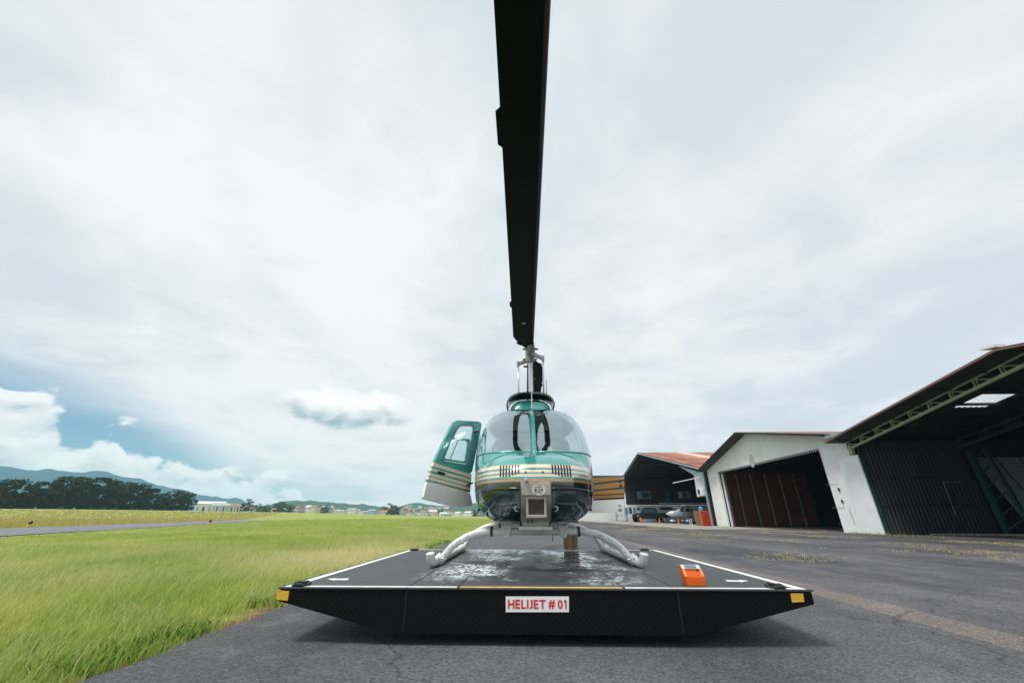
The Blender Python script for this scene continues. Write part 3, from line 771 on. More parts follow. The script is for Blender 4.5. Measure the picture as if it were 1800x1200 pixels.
# mast, hub, blades
YM, ZR = 5.93, Z0 + 2.415
XM = PX + .02
MB().tube([(XM, YM, Z0 + 1.5), (XM, YM, ZR + .02)], .036, 20).build('mast', M_steel, heli, smooth='auto')
hub = MB(); hub.tube([(XM, YM, ZR - .16), (XM, YM, ZR - .10), (XM, YM, ZR + .03), (XM, YM, ZR + .09)], [.055, .075, .085, .05], 18)
hub.bar((XM, YM - .22, ZR), (XM, YM + .22, ZR), .11, .09); hub = hub.build('rotor_hub', M_metal, heli, smooth='auto', bevel=.008)
for sg_ in (-1, 1):
    g_ = MB(); g_.tube([(XM, YM + sg_ * .14, ZR + .01), (XM, YM + sg_ * .17, ZR + .01), (XM, YM + sg_ * .36, ZR + .03), (XM, YM + sg_ * .39, ZR + .03)], [.07, .08, .06, .05], 14)
    g_.build('blade_grip', M_metal, heli, smooth='auto')
    MB().tube([(XM - .12, YM + sg_ * .22, ZR - .01), (XM + .12, YM + sg_ * .22, ZR - .01)], .016, 8).build('grip_bolt', M_dark, heli)
    ph = MB(); ph.bar((XM, YM + sg_ * .16, ZR - .05), (XM - sg_ * .20, YM + sg_ * .12, ZR - .13 - .0 * sg_), .05, .05); ph.tube([(XM - sg_ * .20, YM + sg_ * .12, ZR - .17), (XM - sg_ * .20, YM + sg_ * .12, ZR - .09)], .022, 10)
    ph.build('pitch_horn', M_metal, heli)
    MB().tube([(XM - sg_ * .20, YM + sg_ * .12, ZR - .15), (XM - sg_ * .19, YM + sg_ * .10, Z0 + 1.58)], .013, 8).build('pitch_link', M_steel, heli, smooth=True)
    MB().tube([(XM - sg_ * .05, YM, ZR - .22), (XM - sg_ * .11, YM, ZR - .22)], .017, 8).build('flap_stop', M_dark, heli)
def foil(cx, y, le, te, z, tw):                # leading edge at +le, trailing at -te (towards -x for the forward blade)
    n = 9; up = []; lo = []
    for i in range(n):
        f = (1 - math.cos(math.pi * i / (n - 1))) / 2; t_ = .6 * (.2969 * math.sqrt(f) - .126 * f - .3516 * f * f + .2843 * f ** 3 - .1036 * f ** 4) * .33
        x = le - f * (le + te); up.append((x, t_)); lo.append((x, -t_ * .75))
    pts = up + lo[-2:0:-1]
    return [(cx + x, y, z + t_ + tw * x) for x, t_ in pts]
def blade(sgn):                                # sgn -1: forward over the lens, +1: aft
    k = 1 if sgn < 0 else -1
    LE = lambda r: .047 + .0005 * (r - .7); TE = lambda r: .257 - .0035 * (r - .7)
    st_ = [(.26, LE(.26), .088), (.42, LE(.42), .160), (.56, LE(.56), .215), (.70, LE(.7), TE(.7)), (1.2, LE(1.2), TE(1.2)), (5.08, LE(5.08), TE(5.08))]
    rows = [[(XM + (x - XM) * k, y, z) for x, y, z in foil(XM, YM + sgn * r, le, te, ZR, .05)] for r, le, te in st_]
    mb = MB(); mb.grid(rows, closed=True); mb.add(rows[0], [tuple(range(len(rows[0])))]); mb.add(rows[-1], [tuple(range(len(rows[0])))])
    b = mb.build('rotor_blade', M_blade, heli, smooth='auto')
    sr_ = []
    for r in (.75, 5.07):
        f = foil(XM, YM + sgn * r, LE(r), TE(r), ZR, .05); n = len(f)
        q = [tuple(np.array(f[n - 1]) * .35 + np.array(f[n - 2]) * .65), f[n - 1], f[0], f[1]]
        sr_.append([(XM + (x - XM + .0015) * k, y, z + (-.0018 if m_ < 2 else .0018 if m_ > 2 else 0)) for m_, (x, y, z) in enumerate(q)])
    MB().grid(sr_).build('leading_edge_strip', M_bladeu, b, smooth=True)
    for r0, r1, d in ((1.58, 1.74, .024), (3.93, 4.24, .034)):
        e = TE(r0) - .004; zz = ZR - .05 * e
        MB().prism([(XM - k * e, YM + sgn * r0, zz), (XM - k * (e + d), YM + sgn * (r0 + .03), zz - .001), (XM - k * (e + d), YM + sgn * (r1 - .03), zz - .001), (XM - k * e, YM + sgn * r1, zz)], (0, 0, .005)).build('trim_tab', M_blade, b)
    MB().prism([(XM - k * .13, YM + sgn * .38, ZR - .02), (XM - k * .185, YM + sgn * .42, ZR - .02), (XM - k * .215, YM + sgn * .49, ZR - .02), (XM - k * .17, YM + sgn * .50, ZR - .02)], (0, 0, .014)).build('root_bracket', M_blade, b)
    MB().lathe([(0, .004), (.022, .004), (.025, 0)], (XM - k * .10, YM + sgn * 1.17, ZR - .031), 12, 0, Matrix.Rotation(math.pi, 3, 'X')).build('bolt_cap', M_metal, b)
blade(-1); blade(1)
# landing gear
ZS = PT + .042
for sgn in (-1, 1):
    x = PX + sgn * .925
    pts = [(x, 6.02, ZS + .01), (x, 5.8, ZS), (x, 4.35, ZS), (x, 4.14, ZS), (x + sgn * .004, 4.05, ZS + .004), (x + sgn * .01, 4.0, ZS + .02)]
    sk = MB().tube(pts, [.034] * 6, 14).build('skid', M_skid, heli, smooth='auto')
    MB().tube([(x + sgn * .004, 4.06, ZS + .002), (x + sgn * .010, 4.01, ZS + .004), (x + sgn * .016, 3.975, ZS + .022), (x + sgn * .020, 3.962, ZS + .055), (x + sgn * .023, 3.955, ZS + .082)], [.034, .036, .037, .037, .038], 14).build('skid_toe', M_skid, sk, smooth='auto')
    MB().box((x, 4.95, PT + .012), (.045, 1.5, .012)).build('wear_shoe', M_dark, sk)
    MB().tube([(x - sgn * .02, 4.13, ZS + .03), (x - sgn * .06, 4.10, ZS + .03), (x - sgn * .10, 4.09, ZS + .02)], .008, 6).build('ground_handling_eye', M_steel, sk, smooth=True)
for yy, zc_ in ((4.27, Z0 - .135), (5.66, Z0 - .10)):
    pts = []; 
    for sgn in (-1, 1):
        half = [(0, zc_), (.25, zc_), (.42, zc_), (.50, zc_ - .004), (.60, zc_ - .024), (.70, zc_ - .066), (.80, zc_ - .130), (.875, ZS + .035), (.915, ZS + .008)]
        sp = [(PX + sgn * a, yy - (.05 if yy < 5 else 0) * max(0, (a - .45) / .47), b) for a, b in half]
        pts = (sp[::-1] if sgn < 0 else pts + sp[1:])
    fine_ = []
    for i in range(len(pts) - 1):
        for k in range(4):
            p_ = [Vector(pts[max(i - 1, 0)]), Vector(pts[i]), Vector(pts[i + 1]), Vector(pts[min(i + 2, len(pts) - 1)])]; t_ = k / 4
            fine_.append(.5 * ((2 * p_[1]) + (p_[2] - p_[0]) * t_ + (2 * p_[0] - 5 * p_[1] + 4 * p_[2] - p_[3]) * t_ ** 2 + (3 * p_[1] - p_[0] - 3 * p_[2] + p_[3]) * t_ ** 3))
    fine_.append(Vector(pts[-1]))
    ct = MB().tube(fine_, .033 if yy < 5 else .030, 16).build('cross_tube', M_skid, heli, smooth='auto')
    for sgn in (-1, 1):
        MB().tube([(PX + sgn * .415, yy, zc_), (PX + sgn * .435, yy, zc_)], .046, 14).build('clamp', M_dark, ct, smooth='auto')
        MB().tube([(PX + sgn * .885, yy - .045, ZS + .035), (PX + sgn * .925, yy - .05, ZS + .0)], .048, 12).build('saddle', M_skid, ct, smooth='auto')
        if yy < 5:
            MB().prism([(PX + sgn * .22, yy - .04, zc_ + .06), (PX + sgn * .33, yy - .04, zc_ + .06), (PX + sgn * .30, yy - .04, zc_ - .055), (PX + sgn * .25, yy - .04, zc_ - .055)], (0, .08, 0)).build('support_lug', M_skid, heli, bevel=.006)
            for k in range(9):
                p_ = fine_[int((len(fine_) - 1) * (.5 + sgn * (.27 + .024 * k)))]
                MB().lathe([(0, .003), (.006, .003), (.006, 0)], p_ + Vector((0, -.0325, .004)), 8, 0, Matrix.Rotation(math.pi / 2, 3, 'X')).build('rivet', M_metal, ct)
MB().tube([(PX + .24, 5.2, Z0 - .09), (PX + .235, 5.2, Z0 - .2), (PX + .22, 5.19, Z0 - .27)], .004, 6).build('static_wire', M_dark, heli)
# tail
MB().tube([(PX, 7.55, Z0 + .565), (PX, 9.3, Z0 + .62), (PX, 11.4, Z0 + .68)], [.205, .15, .09], 24).build('tail_boom', M_green, heli, smooth=True)
MB().prism([(PX - .02, 10.9, Z0 + .70), (PX - .02, 11.25, Z0 + 1.28), (PX - .02, 11.6, Z0 + 1.28), (PX - .02, 11.45, Z0 + .65), (PX - .02, 11.65, Z0 + .22), (PX - .02, 11.35, Z0 + .22), (PX - .02, 11.0, Z0 + .58)], (.04, 0, 0)).build('tail_fin', M_cream, heli, bevel=.01)
MB().box((PX, 9.3, Z0 + .63), (1.5, .38, .04)).build('horizontal_stabilizer', M_green, heli, bevel=.015)
tr_ = MB().tube([(PX + .02, 11.35, Z0 + .70), (PX + .24, 11.35, Z0 + .70)], .04, 12).build('tail_rotor', M_metal, heli)
for a in (35, 215):
    d_ = Vector((0, math.cos(R(a)), math.sin(R(a)))); c_ = Vector((PX + .22, 11.35, Z0 + .70))
    MB().bar(c_ + d_ * .05, c_ + d_ * .62, .014, .13, up=(1, 0, 0)).build('tail_rotor_blade', M_wpaint, tr_)

# open pilot door
hp = Vector((PX - .645, 4.66, Z0)); op = Vector((PX - 1.0, 4.12, Z0)); dirv = (op - hp).normalized(); nrm = Vector((-dirv.y, dirv.x, 0))
if nrm.x < 0: nrm = -nrm
def DP(u, v, o=0.0): return onPlane(u, v, hp, nrm) + nrm * o
def rounded(pts, rad, n=4):
    out = []; m_ = len(pts)
    for i in range(m_):
        p = Vector(pts[i]); a = Vector(pts[i - 1]); b = Vector(pts[(i + 1) % m_])
        da = (a - p); db = (b - p); ra = min(rad, da.length * .45); rb = min(rad, db.length * .45)
        A = p + da.normalized() * ra; B = p + db.normalized() * rb
        for k in range(n + 1):
            t_ = k / n; out.append(tuple(A * (1 - t_) ** 2 + p * 2 * t_ * (1 - t_) + B * t_ * t_))
    return out
TH = -nrm * .035
up_o = rounded([(798, 738), (847, 741), (828, 833), (763, 812)], 9); up_i = rounded([(803, 746.5), (836.5, 746), (826, 821), (772.5, 815)], 8)
up_o = rounded([(799, 738), (848, 741), (829, 833.5), (763, 813)], 8)
up_i = rounded([(804.5, 746), (836, 746), (823.5, 819.5), (773.5, 811.5)], 8)
dr = MB().ring([DP(*p) for p in up_o], [DP(*p) for p in up_i], TH).build('pilot_door', M_green, heli, label='open cabin door with framed window and cream stripes', smooth='auto')
bands = [(.0, .20, 1), (.20, .30, 0), (.30, .44, 1), (.44, .56, 0), (.56, .70, 1), (.70, .76, 0), (.76, .90, 1), (.90, 1.0, 0)]
lt, rt, lb, rb = (763, 812.3), (829, 832.5), (751, 845), (826.5, 865)
ps = MB()
lerp2 = lambda a, b, t: (a[0] + (b[0] - a[0]) * t, a[1] + (b[1] - a[1]) * t)
for a, b, k in bands:
    q = [lerp2(lt, lb, a), lerp2(rt, rb, a), lerp2(rt, rb, b), lerp2(lt, lb, b)]
    ps.prism([DP(*p) for p in q], TH, 1 if k else 0)
ps.build('striped_panel', [M_green, M_cream], dr)
lowp = rounded([(751, 845.3), (826.5, 865.3), (831, 889), (803, 891), (744, 876)], 5)
MB().prism([DP(*p) for p in lowp], TH).build('lower_panel', M_wpaint, dr)
MB().prism([DP(*p, -.015) for p in up_i], -nrm * .004).build('window_pane', M_pane, dr)
in2 = rounded([(807, 748.5), (833, 748.5), (821.5, 816.5), (776, 809.5)], 7)
MB().ring([DP(*p, .004) for p in up_i], [DP(*p, .004) for p in in2], -nrm * .012).build('window_seal', mat('grey_seal', (.16, .20, .21), .6), dr)
so = rounded([(794.5, 768), (826, 772), (819.5, 815), (776.5, 808.5)], 4); si = rounded([(794, 771.5), (822.5, 775), (816.5, 811), (780, 805.5)], 4)
MB().ring([DP(*p, .012) for p in so], [DP(*p, .012) for p in si], -nrm * .02).build('sliding_window_frame', M_green, dr, smooth='auto')
MB().bar(DP(805, 773, .004), DP(791, 806, .004), .008).build('sliding_window_bar', mat('grey_bar', (.3, .3, .32), .5), dr)
MB().bar(DP(769, 829, .012), DP(780, 833, .012), .03, .02).build('door_handle', M_dark, dr, bevel=.005)
MB().bar(DP(833, 760, .01), DP(839, 758, .01), .02, .02).build('door_strut', M_dark, dr)
MB().bar(DP(820, 853, .012), DP(829, 848, .012), .02, .012).build('hinge', M_dark, dr)
# open baggage door on the far side
h2 = Vector((PX + .60, 6.42, Z0)); o2 = Vector((PX + 1.36, 6.12, Z0)); d2 = (o2 - h2).normalized(); n2_ = Vector((d2.y, -d2.x, 0))
if n2_.y > 0: n2_ = -n2_
def BP(u, v, o=0.0): return onPlane(u, v, h2, n2_) + n2_ * o
bl = [835.5, 839, 850, 853, 861, 864, 869.5, 871.5, 877, 879.5]; brr = [835.5, 837, 842, 845, 855.5, 858.5, 866.5, 868.5, 873.5, 876.5]
ocm = paint('ochre_stripe_paint', (.42, .19, .045))
bd = MB()
for i in range(9):
    bd.prism([BP(1036, bl[i]), BP(1097.3, brr[i]), BP(1097.3, brr[i + 1]), BP(1036, bl[i + 1])], n2_ * -.03, 0 if i % 2 == 0 else 1)
bdo = bd.build('baggage_door', [M_dgreen, ocm], heli, label='open baggage door with ochre and green stripes')
MB().prism([BP(1036, 879.8), BP(1097.3, 876.8), BP(1097.3, 912), BP(1086, 912), BP(1085, 900.5), BP(1036, 901)], n2_ * -.03).build('lower_panel', M_wpaint, bdo)
for u, v, a in ((1090, 846.5, 2.5), (1091, 853.5, 3), (1089, 888.5, 2.2), (1091, 889, 1.5), (1090, 896, 3.6), (1087, 905.5, 1.6), (1093, 905.5, 1.6)):
    MB().prism([BP(u + a * math.cos(q), v + a * .8 * math.sin(q), .001) for q in np.linspace(0, 6.283, 9)[:-1]], n2_ * .001).build('placard', mat('placard_grey', (.25, .25, .25), .6) if v > 880 else M_dgreen, bdo)

# ---------------------------------------------------------------- hangars along the apron
FX = 15.7
M_wsheet = mat('white_corrugated_sheet', (.80, .80, .785), .55, var=.06, vscale=1.2, obj_rand=.035)
M_wdoor = mat('white_flat_sheet', (.80, .81, .83), .5, var=.06, vscale=2)
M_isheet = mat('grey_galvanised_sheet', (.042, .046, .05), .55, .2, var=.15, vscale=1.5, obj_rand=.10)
M_rust = mat('rusty_red_roof_sheet', (.22, .05, .036), .75, col2=(.46, .22, .13), vscale=.45, obj_rand=.38, detail=8)
M_roofd = mat('weathered_roof_sheet', (.20, .17, .165), .7, col2=(.25, .11, .085), vscale=.8, obj_rand=.12)
M_fas = mat('blue_grey_fascia', (.30, .38, .42), .5, var=.1)
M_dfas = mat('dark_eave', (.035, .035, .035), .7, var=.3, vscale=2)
M_tg = mat('pale_green_girder', (.42, .45, .31), .55, var=.12, vscale=3)
M_dg = mat('dark_green_steel', (.025, .07, .05), .5, var=.2)
M_brn = mat('brown_wall_sheet', (.13, .045, .03), .7, var=.25, vscale=1.4, obj_rand=.12)
M_post = mat('pale_post', (.42, .36, .32), .6, var=.2)
M_conc = mat('pale_concrete', (.33, .31, .28), .85, var=.12, vscale=.5, coords='Object')
M_floor = mat('dimmed_floor_concrete', (.09, .088, .085), .8, var=.2, vscale=.6)  # floor colour darkened against the pale strip outside to dim the interiors
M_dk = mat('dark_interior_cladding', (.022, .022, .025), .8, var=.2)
M_lwall = mat('white_office_wall', (.70, .71, .71), .7, var=.05)
M_wframe = mat('grey_window_frame', (.30, .31, .31), .5)
M_sglass = mat('dim_window_glass', (.05, .08, .10), .08)
M_bglass = mat('blue_reflecting_glass', (.12, .30, .42), .1)

def corr(mb, a, b, z0a, z0b, z1a, z1b, nrm, amp=.018, pitch=.19, mi=0):
    """vertical corrugated sheet from ground point a to b; bottom and top heights at both ends"""
    a, b = Vector(a), Vector(b); ln = (b - a).length; n = max(4, int(round(ln / pitch)) * 4)
    lo, hi = [], []
    for i in range(n + 1):
        t = i / n; p = a.lerp(b, t); o = Vector(nrm) * amp * math.sin(2 * math.pi * i / 4)
        lo.append(Vector((p.x, p.y, z0a + (z0b - z0a) * t)) + o); hi.append(Vector((p.x, p.y, z1a + (z1b - z1a) * t)) + o)
    mb.grid([lo, hi], mi); return mb
def slope_sheet(x0, x1, ya, za, yb, zb, amp=.02, pitch=.22):
    n = max(4, int(round((x1 - x0) / pitch)) * 4); A = []; B = []
    for i in range(n + 1):
        x = x0 + (x1 - x0) * i / n; o = amp * math.sin(math.pi * i / 2)
        A.append((x, ya, za + o)); B.append((x, yb, zb + o))
    return MB().grid([A, B])
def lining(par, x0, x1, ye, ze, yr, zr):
    MB().prism([(x0, ye, ze), (x1, ye, ze), (x1, yr, zr), (x0, yr, zr)], (0, 0, -.012)).build('roof_lining', M_dfas, par)  # added dark sheet below the roof, standing in for shade inside
def roof(par, x0, x1, wd, ye, ze, yr, zr, m, skip=None, pale=None):
    n = int(round((x1 - x0) / wd)); k = (x1 - x0) / n; first = None
    for i in range(n):
        if skip and i in skip: continue
        if pale and i % 9 == 4: slope_sheet(x0 + i * k, x0 + (i + 1) * k + .05, ye, ze + .006, yr, zr + .006).build('roof_sheet', pale, par, smooth='auto'); continue
        if first is None:
            first = slope_sheet(x0 + i * k, x0 + (i + 1) * k + .05, ye, ze, yr, zr).build('roof_sheet', m, par, smooth='auto'); i0 = i
        else: share(first, par, (k * (i - i0), 0, .004 * (i % 2)))
# --- middle white hangar
Y0, Y1, YR = 20.0, 35.9, 28.6
ZE, ZRG, OPZ, OY0, OY1 = 4.35, 6.10, 3.93, 21.95, 34.0
XB = FX + 24
hg = thing('hangar', 'white corrugated hangar with wide dark doorway and brown inner wall', 'hangar', (FX, 28, 0), 'hangars along the apron')
def gz(y): return ZE + (ZRG - ZE) * (1 - abs(y - YR) / (Y1 - YR if y > YR else YR - Y0))
ys = [Y0, 20.97, OY0]; 
while ys[-1] < OY1 - .6: ys.append(min(OY1, ys[-1] + 1.004))
ys[-1] = OY1; ys += [34.95, Y1]
if YR not in ys: ys.append(YR); ys.sort()
for a, b in zip(ys[:-1], ys[1:]):
    op = a >= OY0 - .01 and b <= OY1 + .01
    corr(MB(), (FX, a, 0), (FX, b, 0), OPZ if op else 0, OPZ if op else 0, gz(a) - .02, gz(b) - .02, (-1, 0, 0)).build('wall_sheet', M_wsheet, hg, smooth=True)
MB().box((FX + .06, (OY0 + OY1) / 2, OPZ + .06), (.14, OY1 - OY0, .12)).build('door_header', M_dfas, hg)
for y in (OY0 - .03, OY1 + .03): MB().box((FX + .06, y, OPZ / 2), (.14, .06, OPZ)).build('door_jamb', M_wdoor, hg)
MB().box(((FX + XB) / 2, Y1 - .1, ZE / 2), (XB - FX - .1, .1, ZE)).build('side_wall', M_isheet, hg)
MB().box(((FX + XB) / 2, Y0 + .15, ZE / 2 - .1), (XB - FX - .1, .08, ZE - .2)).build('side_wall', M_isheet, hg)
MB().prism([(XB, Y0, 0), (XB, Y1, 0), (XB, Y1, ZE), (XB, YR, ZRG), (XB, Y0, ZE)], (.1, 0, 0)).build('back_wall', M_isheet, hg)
sl = (ZRG - ZE) / (Y1 - YR); sr = (ZRG - ZE) / (YR - Y0)
roof(hg, FX - .75, XB + .2, 1.55, Y1 + .35, ZE + .10 - .35 * sl, YR, ZRG + .10, M_roofd)
roof(hg, FX - .75, XB + .2, 1.55, Y0 - .1, ZE + .10 - .1 * sr, YR, ZRG + .10, M_roofd)
for (ya, za, yb, zb) in ((Y1 + .35, ZE + .02 - .35 * sl, YR, ZRG + .03), (Y0 + .3, ZE + .02 + .3 * sr, YR, ZRG + .03)):
    MB().bar((FX - .72, ya, za), (FX - .72, yb, zb), .05, .17, up=(1, 0, 0)).build('verge_board', M_dfas, hg)
    MB().bar((FX - .38, ya, za - .01), (FX - .38, yb, zb - .01), .70, .05, up=(0, 0, 1)).build('soffit', M_dfas, hg)
c = onX(1452, 768, FX - .7); MB().box((FX - .55, c.y, c.z + .02), (.3, .85, .16)).build('gutter_box', M_fas, hg)
# faint emblem ring over the door, door outlines
e = onX(1322, 810, FX); M_pem = mat('faded_grey_print', (.52, .52, .51), .7)
MB().prism([(FX - .022, e.y + .30 * math.cos(a), e.z + .42 * math.sin(a)) for a in np.linspace(0, 6.283, 21)[:-1]], (-.003, 0, 0)).build('faded_emblem', M_pem, hg)
for (u0, v0, u1, v1) in ((1452, 852, 1472, 849), (1463, 892, 1484, 891), (1492, 892, 1503, 922)):
    a = onX(u0, v0, FX - .024); b = onX(u1, v1, FX - .024); MB().bar(a, b, .012, .012, up=(1, 0, 0)).build('hatch_edge', M_wframe, hg)
for u, v in ((1475, 860), (1481, 881)):
    a = onX(u, v, FX - .03); MB().box((a.x - .02, a.y, a.z), (.05, .07, .16)).build('hatch_hinge', M_dk, hg)
# door guides at the far jamb, then the brown inner side wall
yy = OY1 - .12; first = None
MB().box((FX + .22, yy - .08, OPZ / 2), (.10, .14, OPZ - .06)).build('door_guide', M_wdoor, hg)
MB().box((FX + .30, yy - .32, OPZ / 2), (.06, .20, OPZ - .08)).build('door_guide', M_dfas, hg)
wdl = 1.16; yd = 34.75
for i in range(6):                                  # brown sheet panels of the far inner side wall
    a = FX + .55 + i * wdl; o = MB(); corr(o, (a, yd, 0), (a + wdl - .03, yd, 0), .05, .05, OPZ + .2, OPZ + .2, (0, -1, 0), .02, .2)
    lf = o.build('brown_wall_panel', M_brn, hg, smooth=True)
    MB().box((a + .03, yd - .06, OPZ / 2), (.06, .05, OPZ)).build('panel_post', M_post, lf)
    for z in (1.0, 2.1): MB().box((a + wdl / 2, yd - .05, z), (wdl - .1, .03, .05)).build('panel_rail', M_brn, lf)
MB().box(((FX + XB) / 2 - .3, (Y0 + Y1) / 2, .021), (XB - FX - 1, Y1 - Y0 - .4, .01)).build('hangar_floor', M_floor, hg)
# small trailer inside the doorway
tp = onZ(1437, 924, .03); tl = thing('trailer', 'dark low trailer parked inside the white hangar doorway', 'trailer', (FX + 2.6, 23.2, .03))
X_, Y_ = FX + 2.6, 23.2
MB().box((X_, Y_, .62), (2.2, 1.5, .08)).build('bed', M_dk, tl)
for sx_ in (-.7, .7):
    for sy_ in (-.72, .72):
        MB().lathe([(0, -.08), (.22, -.08), (.30, -.05), (.30, .05), (.22, .08), (0, .08)], (X_ + sx_, Y_ + sy_, .33), 16, 0, Matrix.Rotation(math.pi / 2, 3, 'X')).build('wheel', M_rub, tl, smooth='auto')
MB().tube([(X_ - 1.1, Y_, .5), (X_ - 1.9, Y_, .35)], .04, 8).build('drawbar', M_dk, tl)
MB().tube([(X_ - .3, Y_ - .4, .95), (X_ + .5, Y_ - .4, .95)], .26, 16).build('drum', mat('dull_drum', (.18, .18, .17), .6), tl, smooth='auto')
MB().box((X_ + .2, Y_ + .35, .9), (.8, .5, .5)).build('crate', M_dk, tl)

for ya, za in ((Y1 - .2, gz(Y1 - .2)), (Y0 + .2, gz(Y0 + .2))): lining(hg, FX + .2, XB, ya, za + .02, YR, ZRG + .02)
# --- near open hangar at the right edge
NE, NR_Y, NR_Z, NY0 = 4.02, 11.75, 5.42, 3.6
XN = FX + 13
hn = thing('hangar', 'open-fronted hangar at the right edge with pale green roof truss', 'hangar', (FX, 12, 0), 'hangars along the apron')
ns = (NR_Z - NE) / (19.9 - NR_Y)
def nz_(y): return NR_Z - abs(y - NR_Y) * ns
k = 1.3; nsh = int(round((XN - FX + 1.0) / k)); x0 = FX - .95
for i in range(nsh):
    xa, xb = x0 + i * k, x0 + (i + 1) * k + .05
    if i == 2:
        for (ya, yb, nm) in ((20.1, 16.15, 'roof_sheet'), (16.15, 15.55, 'skylight'), (15.52, 14.92, 'skylight'), (14.92, NR_Y, 'roof_sheet')):
            o = slope_sheet(xa, xb, ya, nz_(ya) + .12, yb, nz_(yb) + .12)
            if nm == 'skylight':
                msk = bpy.data.materials.new('translucent_sheet'); msk.use_nodes = True; tn = msk.node_tree; pp = tn.nodes['Principled BSDF']
                pp.inputs['Base Color'].default_value = (.85, .87, .85, 1); pp.inputs['Transmission Weight'].default_value = 0.0
                tb = tn.nodes.new('ShaderNodeBsdfTransparent'); tb.inputs[0].default_value = (.9, .92, .92, 1); mxs = tn.nodes.new('ShaderNodeMixShader'); mxs.inputs[0].default_value = .88
                tn.links.new(pp.outputs[0], mxs.inputs[1]); tn.links.new(tb.outputs[0], mxs.inputs[2]); tn.links.new(mxs.outputs[0], tn.nodes['Material Output'].inputs[0])
                o.build('skylight', msk, hn, smooth='auto')
            else: o.build(nm, M_roofd, hn, smooth='auto')
    else:
        slope_sheet(xa, xb, 20.1, nz_(20.1) + .12, NR_Y, nz_(NR_Y) + .12).build('roof_sheet', M_roofd, hn, smooth='auto')
roof(hn, x0, XN + .1, 1.3, NY0 - .2, nz_(NY0 - .2) + .12, NR_Y, NR_Z + .12, M_roofd)
for y in np.linspace(NY0 + .3, 19.6, 13):                     # purlins
    MB().box(((FX + XN) / 2 - .3, y, nz_(y) + .03), (XN - FX + .9, .06, .10)).build('purlin', M_dfas, hn)
for ya, yb in ((20.1, NR_Y), (NY0 - .2, NR_Y)):
    MB().bar((x0 + .03, ya, nz_(ya) + .06), (x0 + .03, yb, nz_(yb) + .06), .05, .15, up=(1, 0, 0)).build('verge_board', M_roofd, hn)
    MB().bar((x0 + .48, ya, nz_(ya) + .045), (x0 + .48, yb, nz_(yb) + .045), .86, .04).build('soffit', M_dfas, hn)
cc_ = onX(1747, 624, x0); MB().box((x0 + .1, NR_Y + .15, NR_Z + .22), (.35, .45, .09), Matrix.Rotation(R(8), 3, 'X')).build('ridge_cap', M_wdoor, hn)
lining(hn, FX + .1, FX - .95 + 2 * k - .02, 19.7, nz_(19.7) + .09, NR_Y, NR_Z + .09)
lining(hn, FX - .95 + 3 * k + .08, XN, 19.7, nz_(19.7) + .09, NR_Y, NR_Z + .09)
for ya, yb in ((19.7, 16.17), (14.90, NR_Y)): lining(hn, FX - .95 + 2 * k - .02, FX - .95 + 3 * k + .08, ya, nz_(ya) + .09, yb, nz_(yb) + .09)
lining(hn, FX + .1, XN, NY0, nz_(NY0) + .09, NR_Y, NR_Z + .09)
# front truss
def truss(X, ya, yb, drop, m, par, wd=.075, nb=10, zb_off=0.0, name='truss'):
    d = .32
    top = lambda y: nz_(y) + .02 - drop; bot = lambda y: nz_(y) + .02 - drop - d
    MB().bar((X, ya, top(ya)), (X, yb, top(yb)), wd, wd, up=(1, 0, 0)).build('top_chord', m, par)
    MB().bar((X, ya, bot(ya)), (X, yb, bot(yb)), wd * 1.25, wd * 1.25, up=(1, 0, 0)).build('bottom_chord', m, par)
    for i in range(nb):
        a = ya + (yb - ya) * i / nb; b = ya + (yb - ya) * (i + .72) / nb
        MB().bar((X, a, bot(a)), (X, a, top(a)), wd * .55).build('web_post', m, par)
        MB().bar((X + .05, a + (yb - ya) * .07 / nb, bot(a)), (X + .05, a + (yb - ya) * .07 / nb, top(a)), wd * .35).build('web_post', m, par)
        MB().bar((X, a, top(a) - .02), (X, b, bot(b)), wd * .45).build('web_diagonal', m, par)
truss(FX, 20.0, NR_Y, .0, M_tg, hn, nb=9); truss(FX, NY0 + .2, NR_Y, .0, M_tg, hn, nb=9)
truss(FX + 4.5, 19.3, NR_Y, .15, M_dg, hn, nb=7); truss(FX + 4.5, NY0 + .4, NR_Y, .15, M_dg, hn, nb=7)
# front post with its white cladding, inner column pair
MB().box((FX - .02, 19.78, 3.62), (.16, .12, .5)).build('post_head', M_tg, hn)
pc = [onX(u, v, FX - .12) for u, v in ((1437, 806), (1491, 806), (1535, 938), (1478, 934))]
y_n, y_f = 19.42, 20.62
MB().box((FX - .11, (y_n + y_f) / 2, 1.69), (.05, y_f - y_n, 3.38)).build('white_cladding', M_wdoor, hn)
MB().box((FX + .02, 19.46, 1.7), (.2, .08, 3.4)).build('front_post', M_dg, hn)
for dx_, yt in ((0, 18.9), (.0, 17.9)):
    MB().bar((FX + 4.5, yt, 0), (FX + 4.5, 18.95 if yt > 18 else 18.3, 3.5), .10 if yt < 18.5 else .22, .14, up=(1, 0, 0)).build('column', M_dg, hn)
for i in range(6):
    za = .2 + i * .55; MB().bar((FX + 4.5, 18.9, za), (FX + 4.5, 17.95 + i * .07, za + .5), .04).build('column_lacing', M_dg, hn)
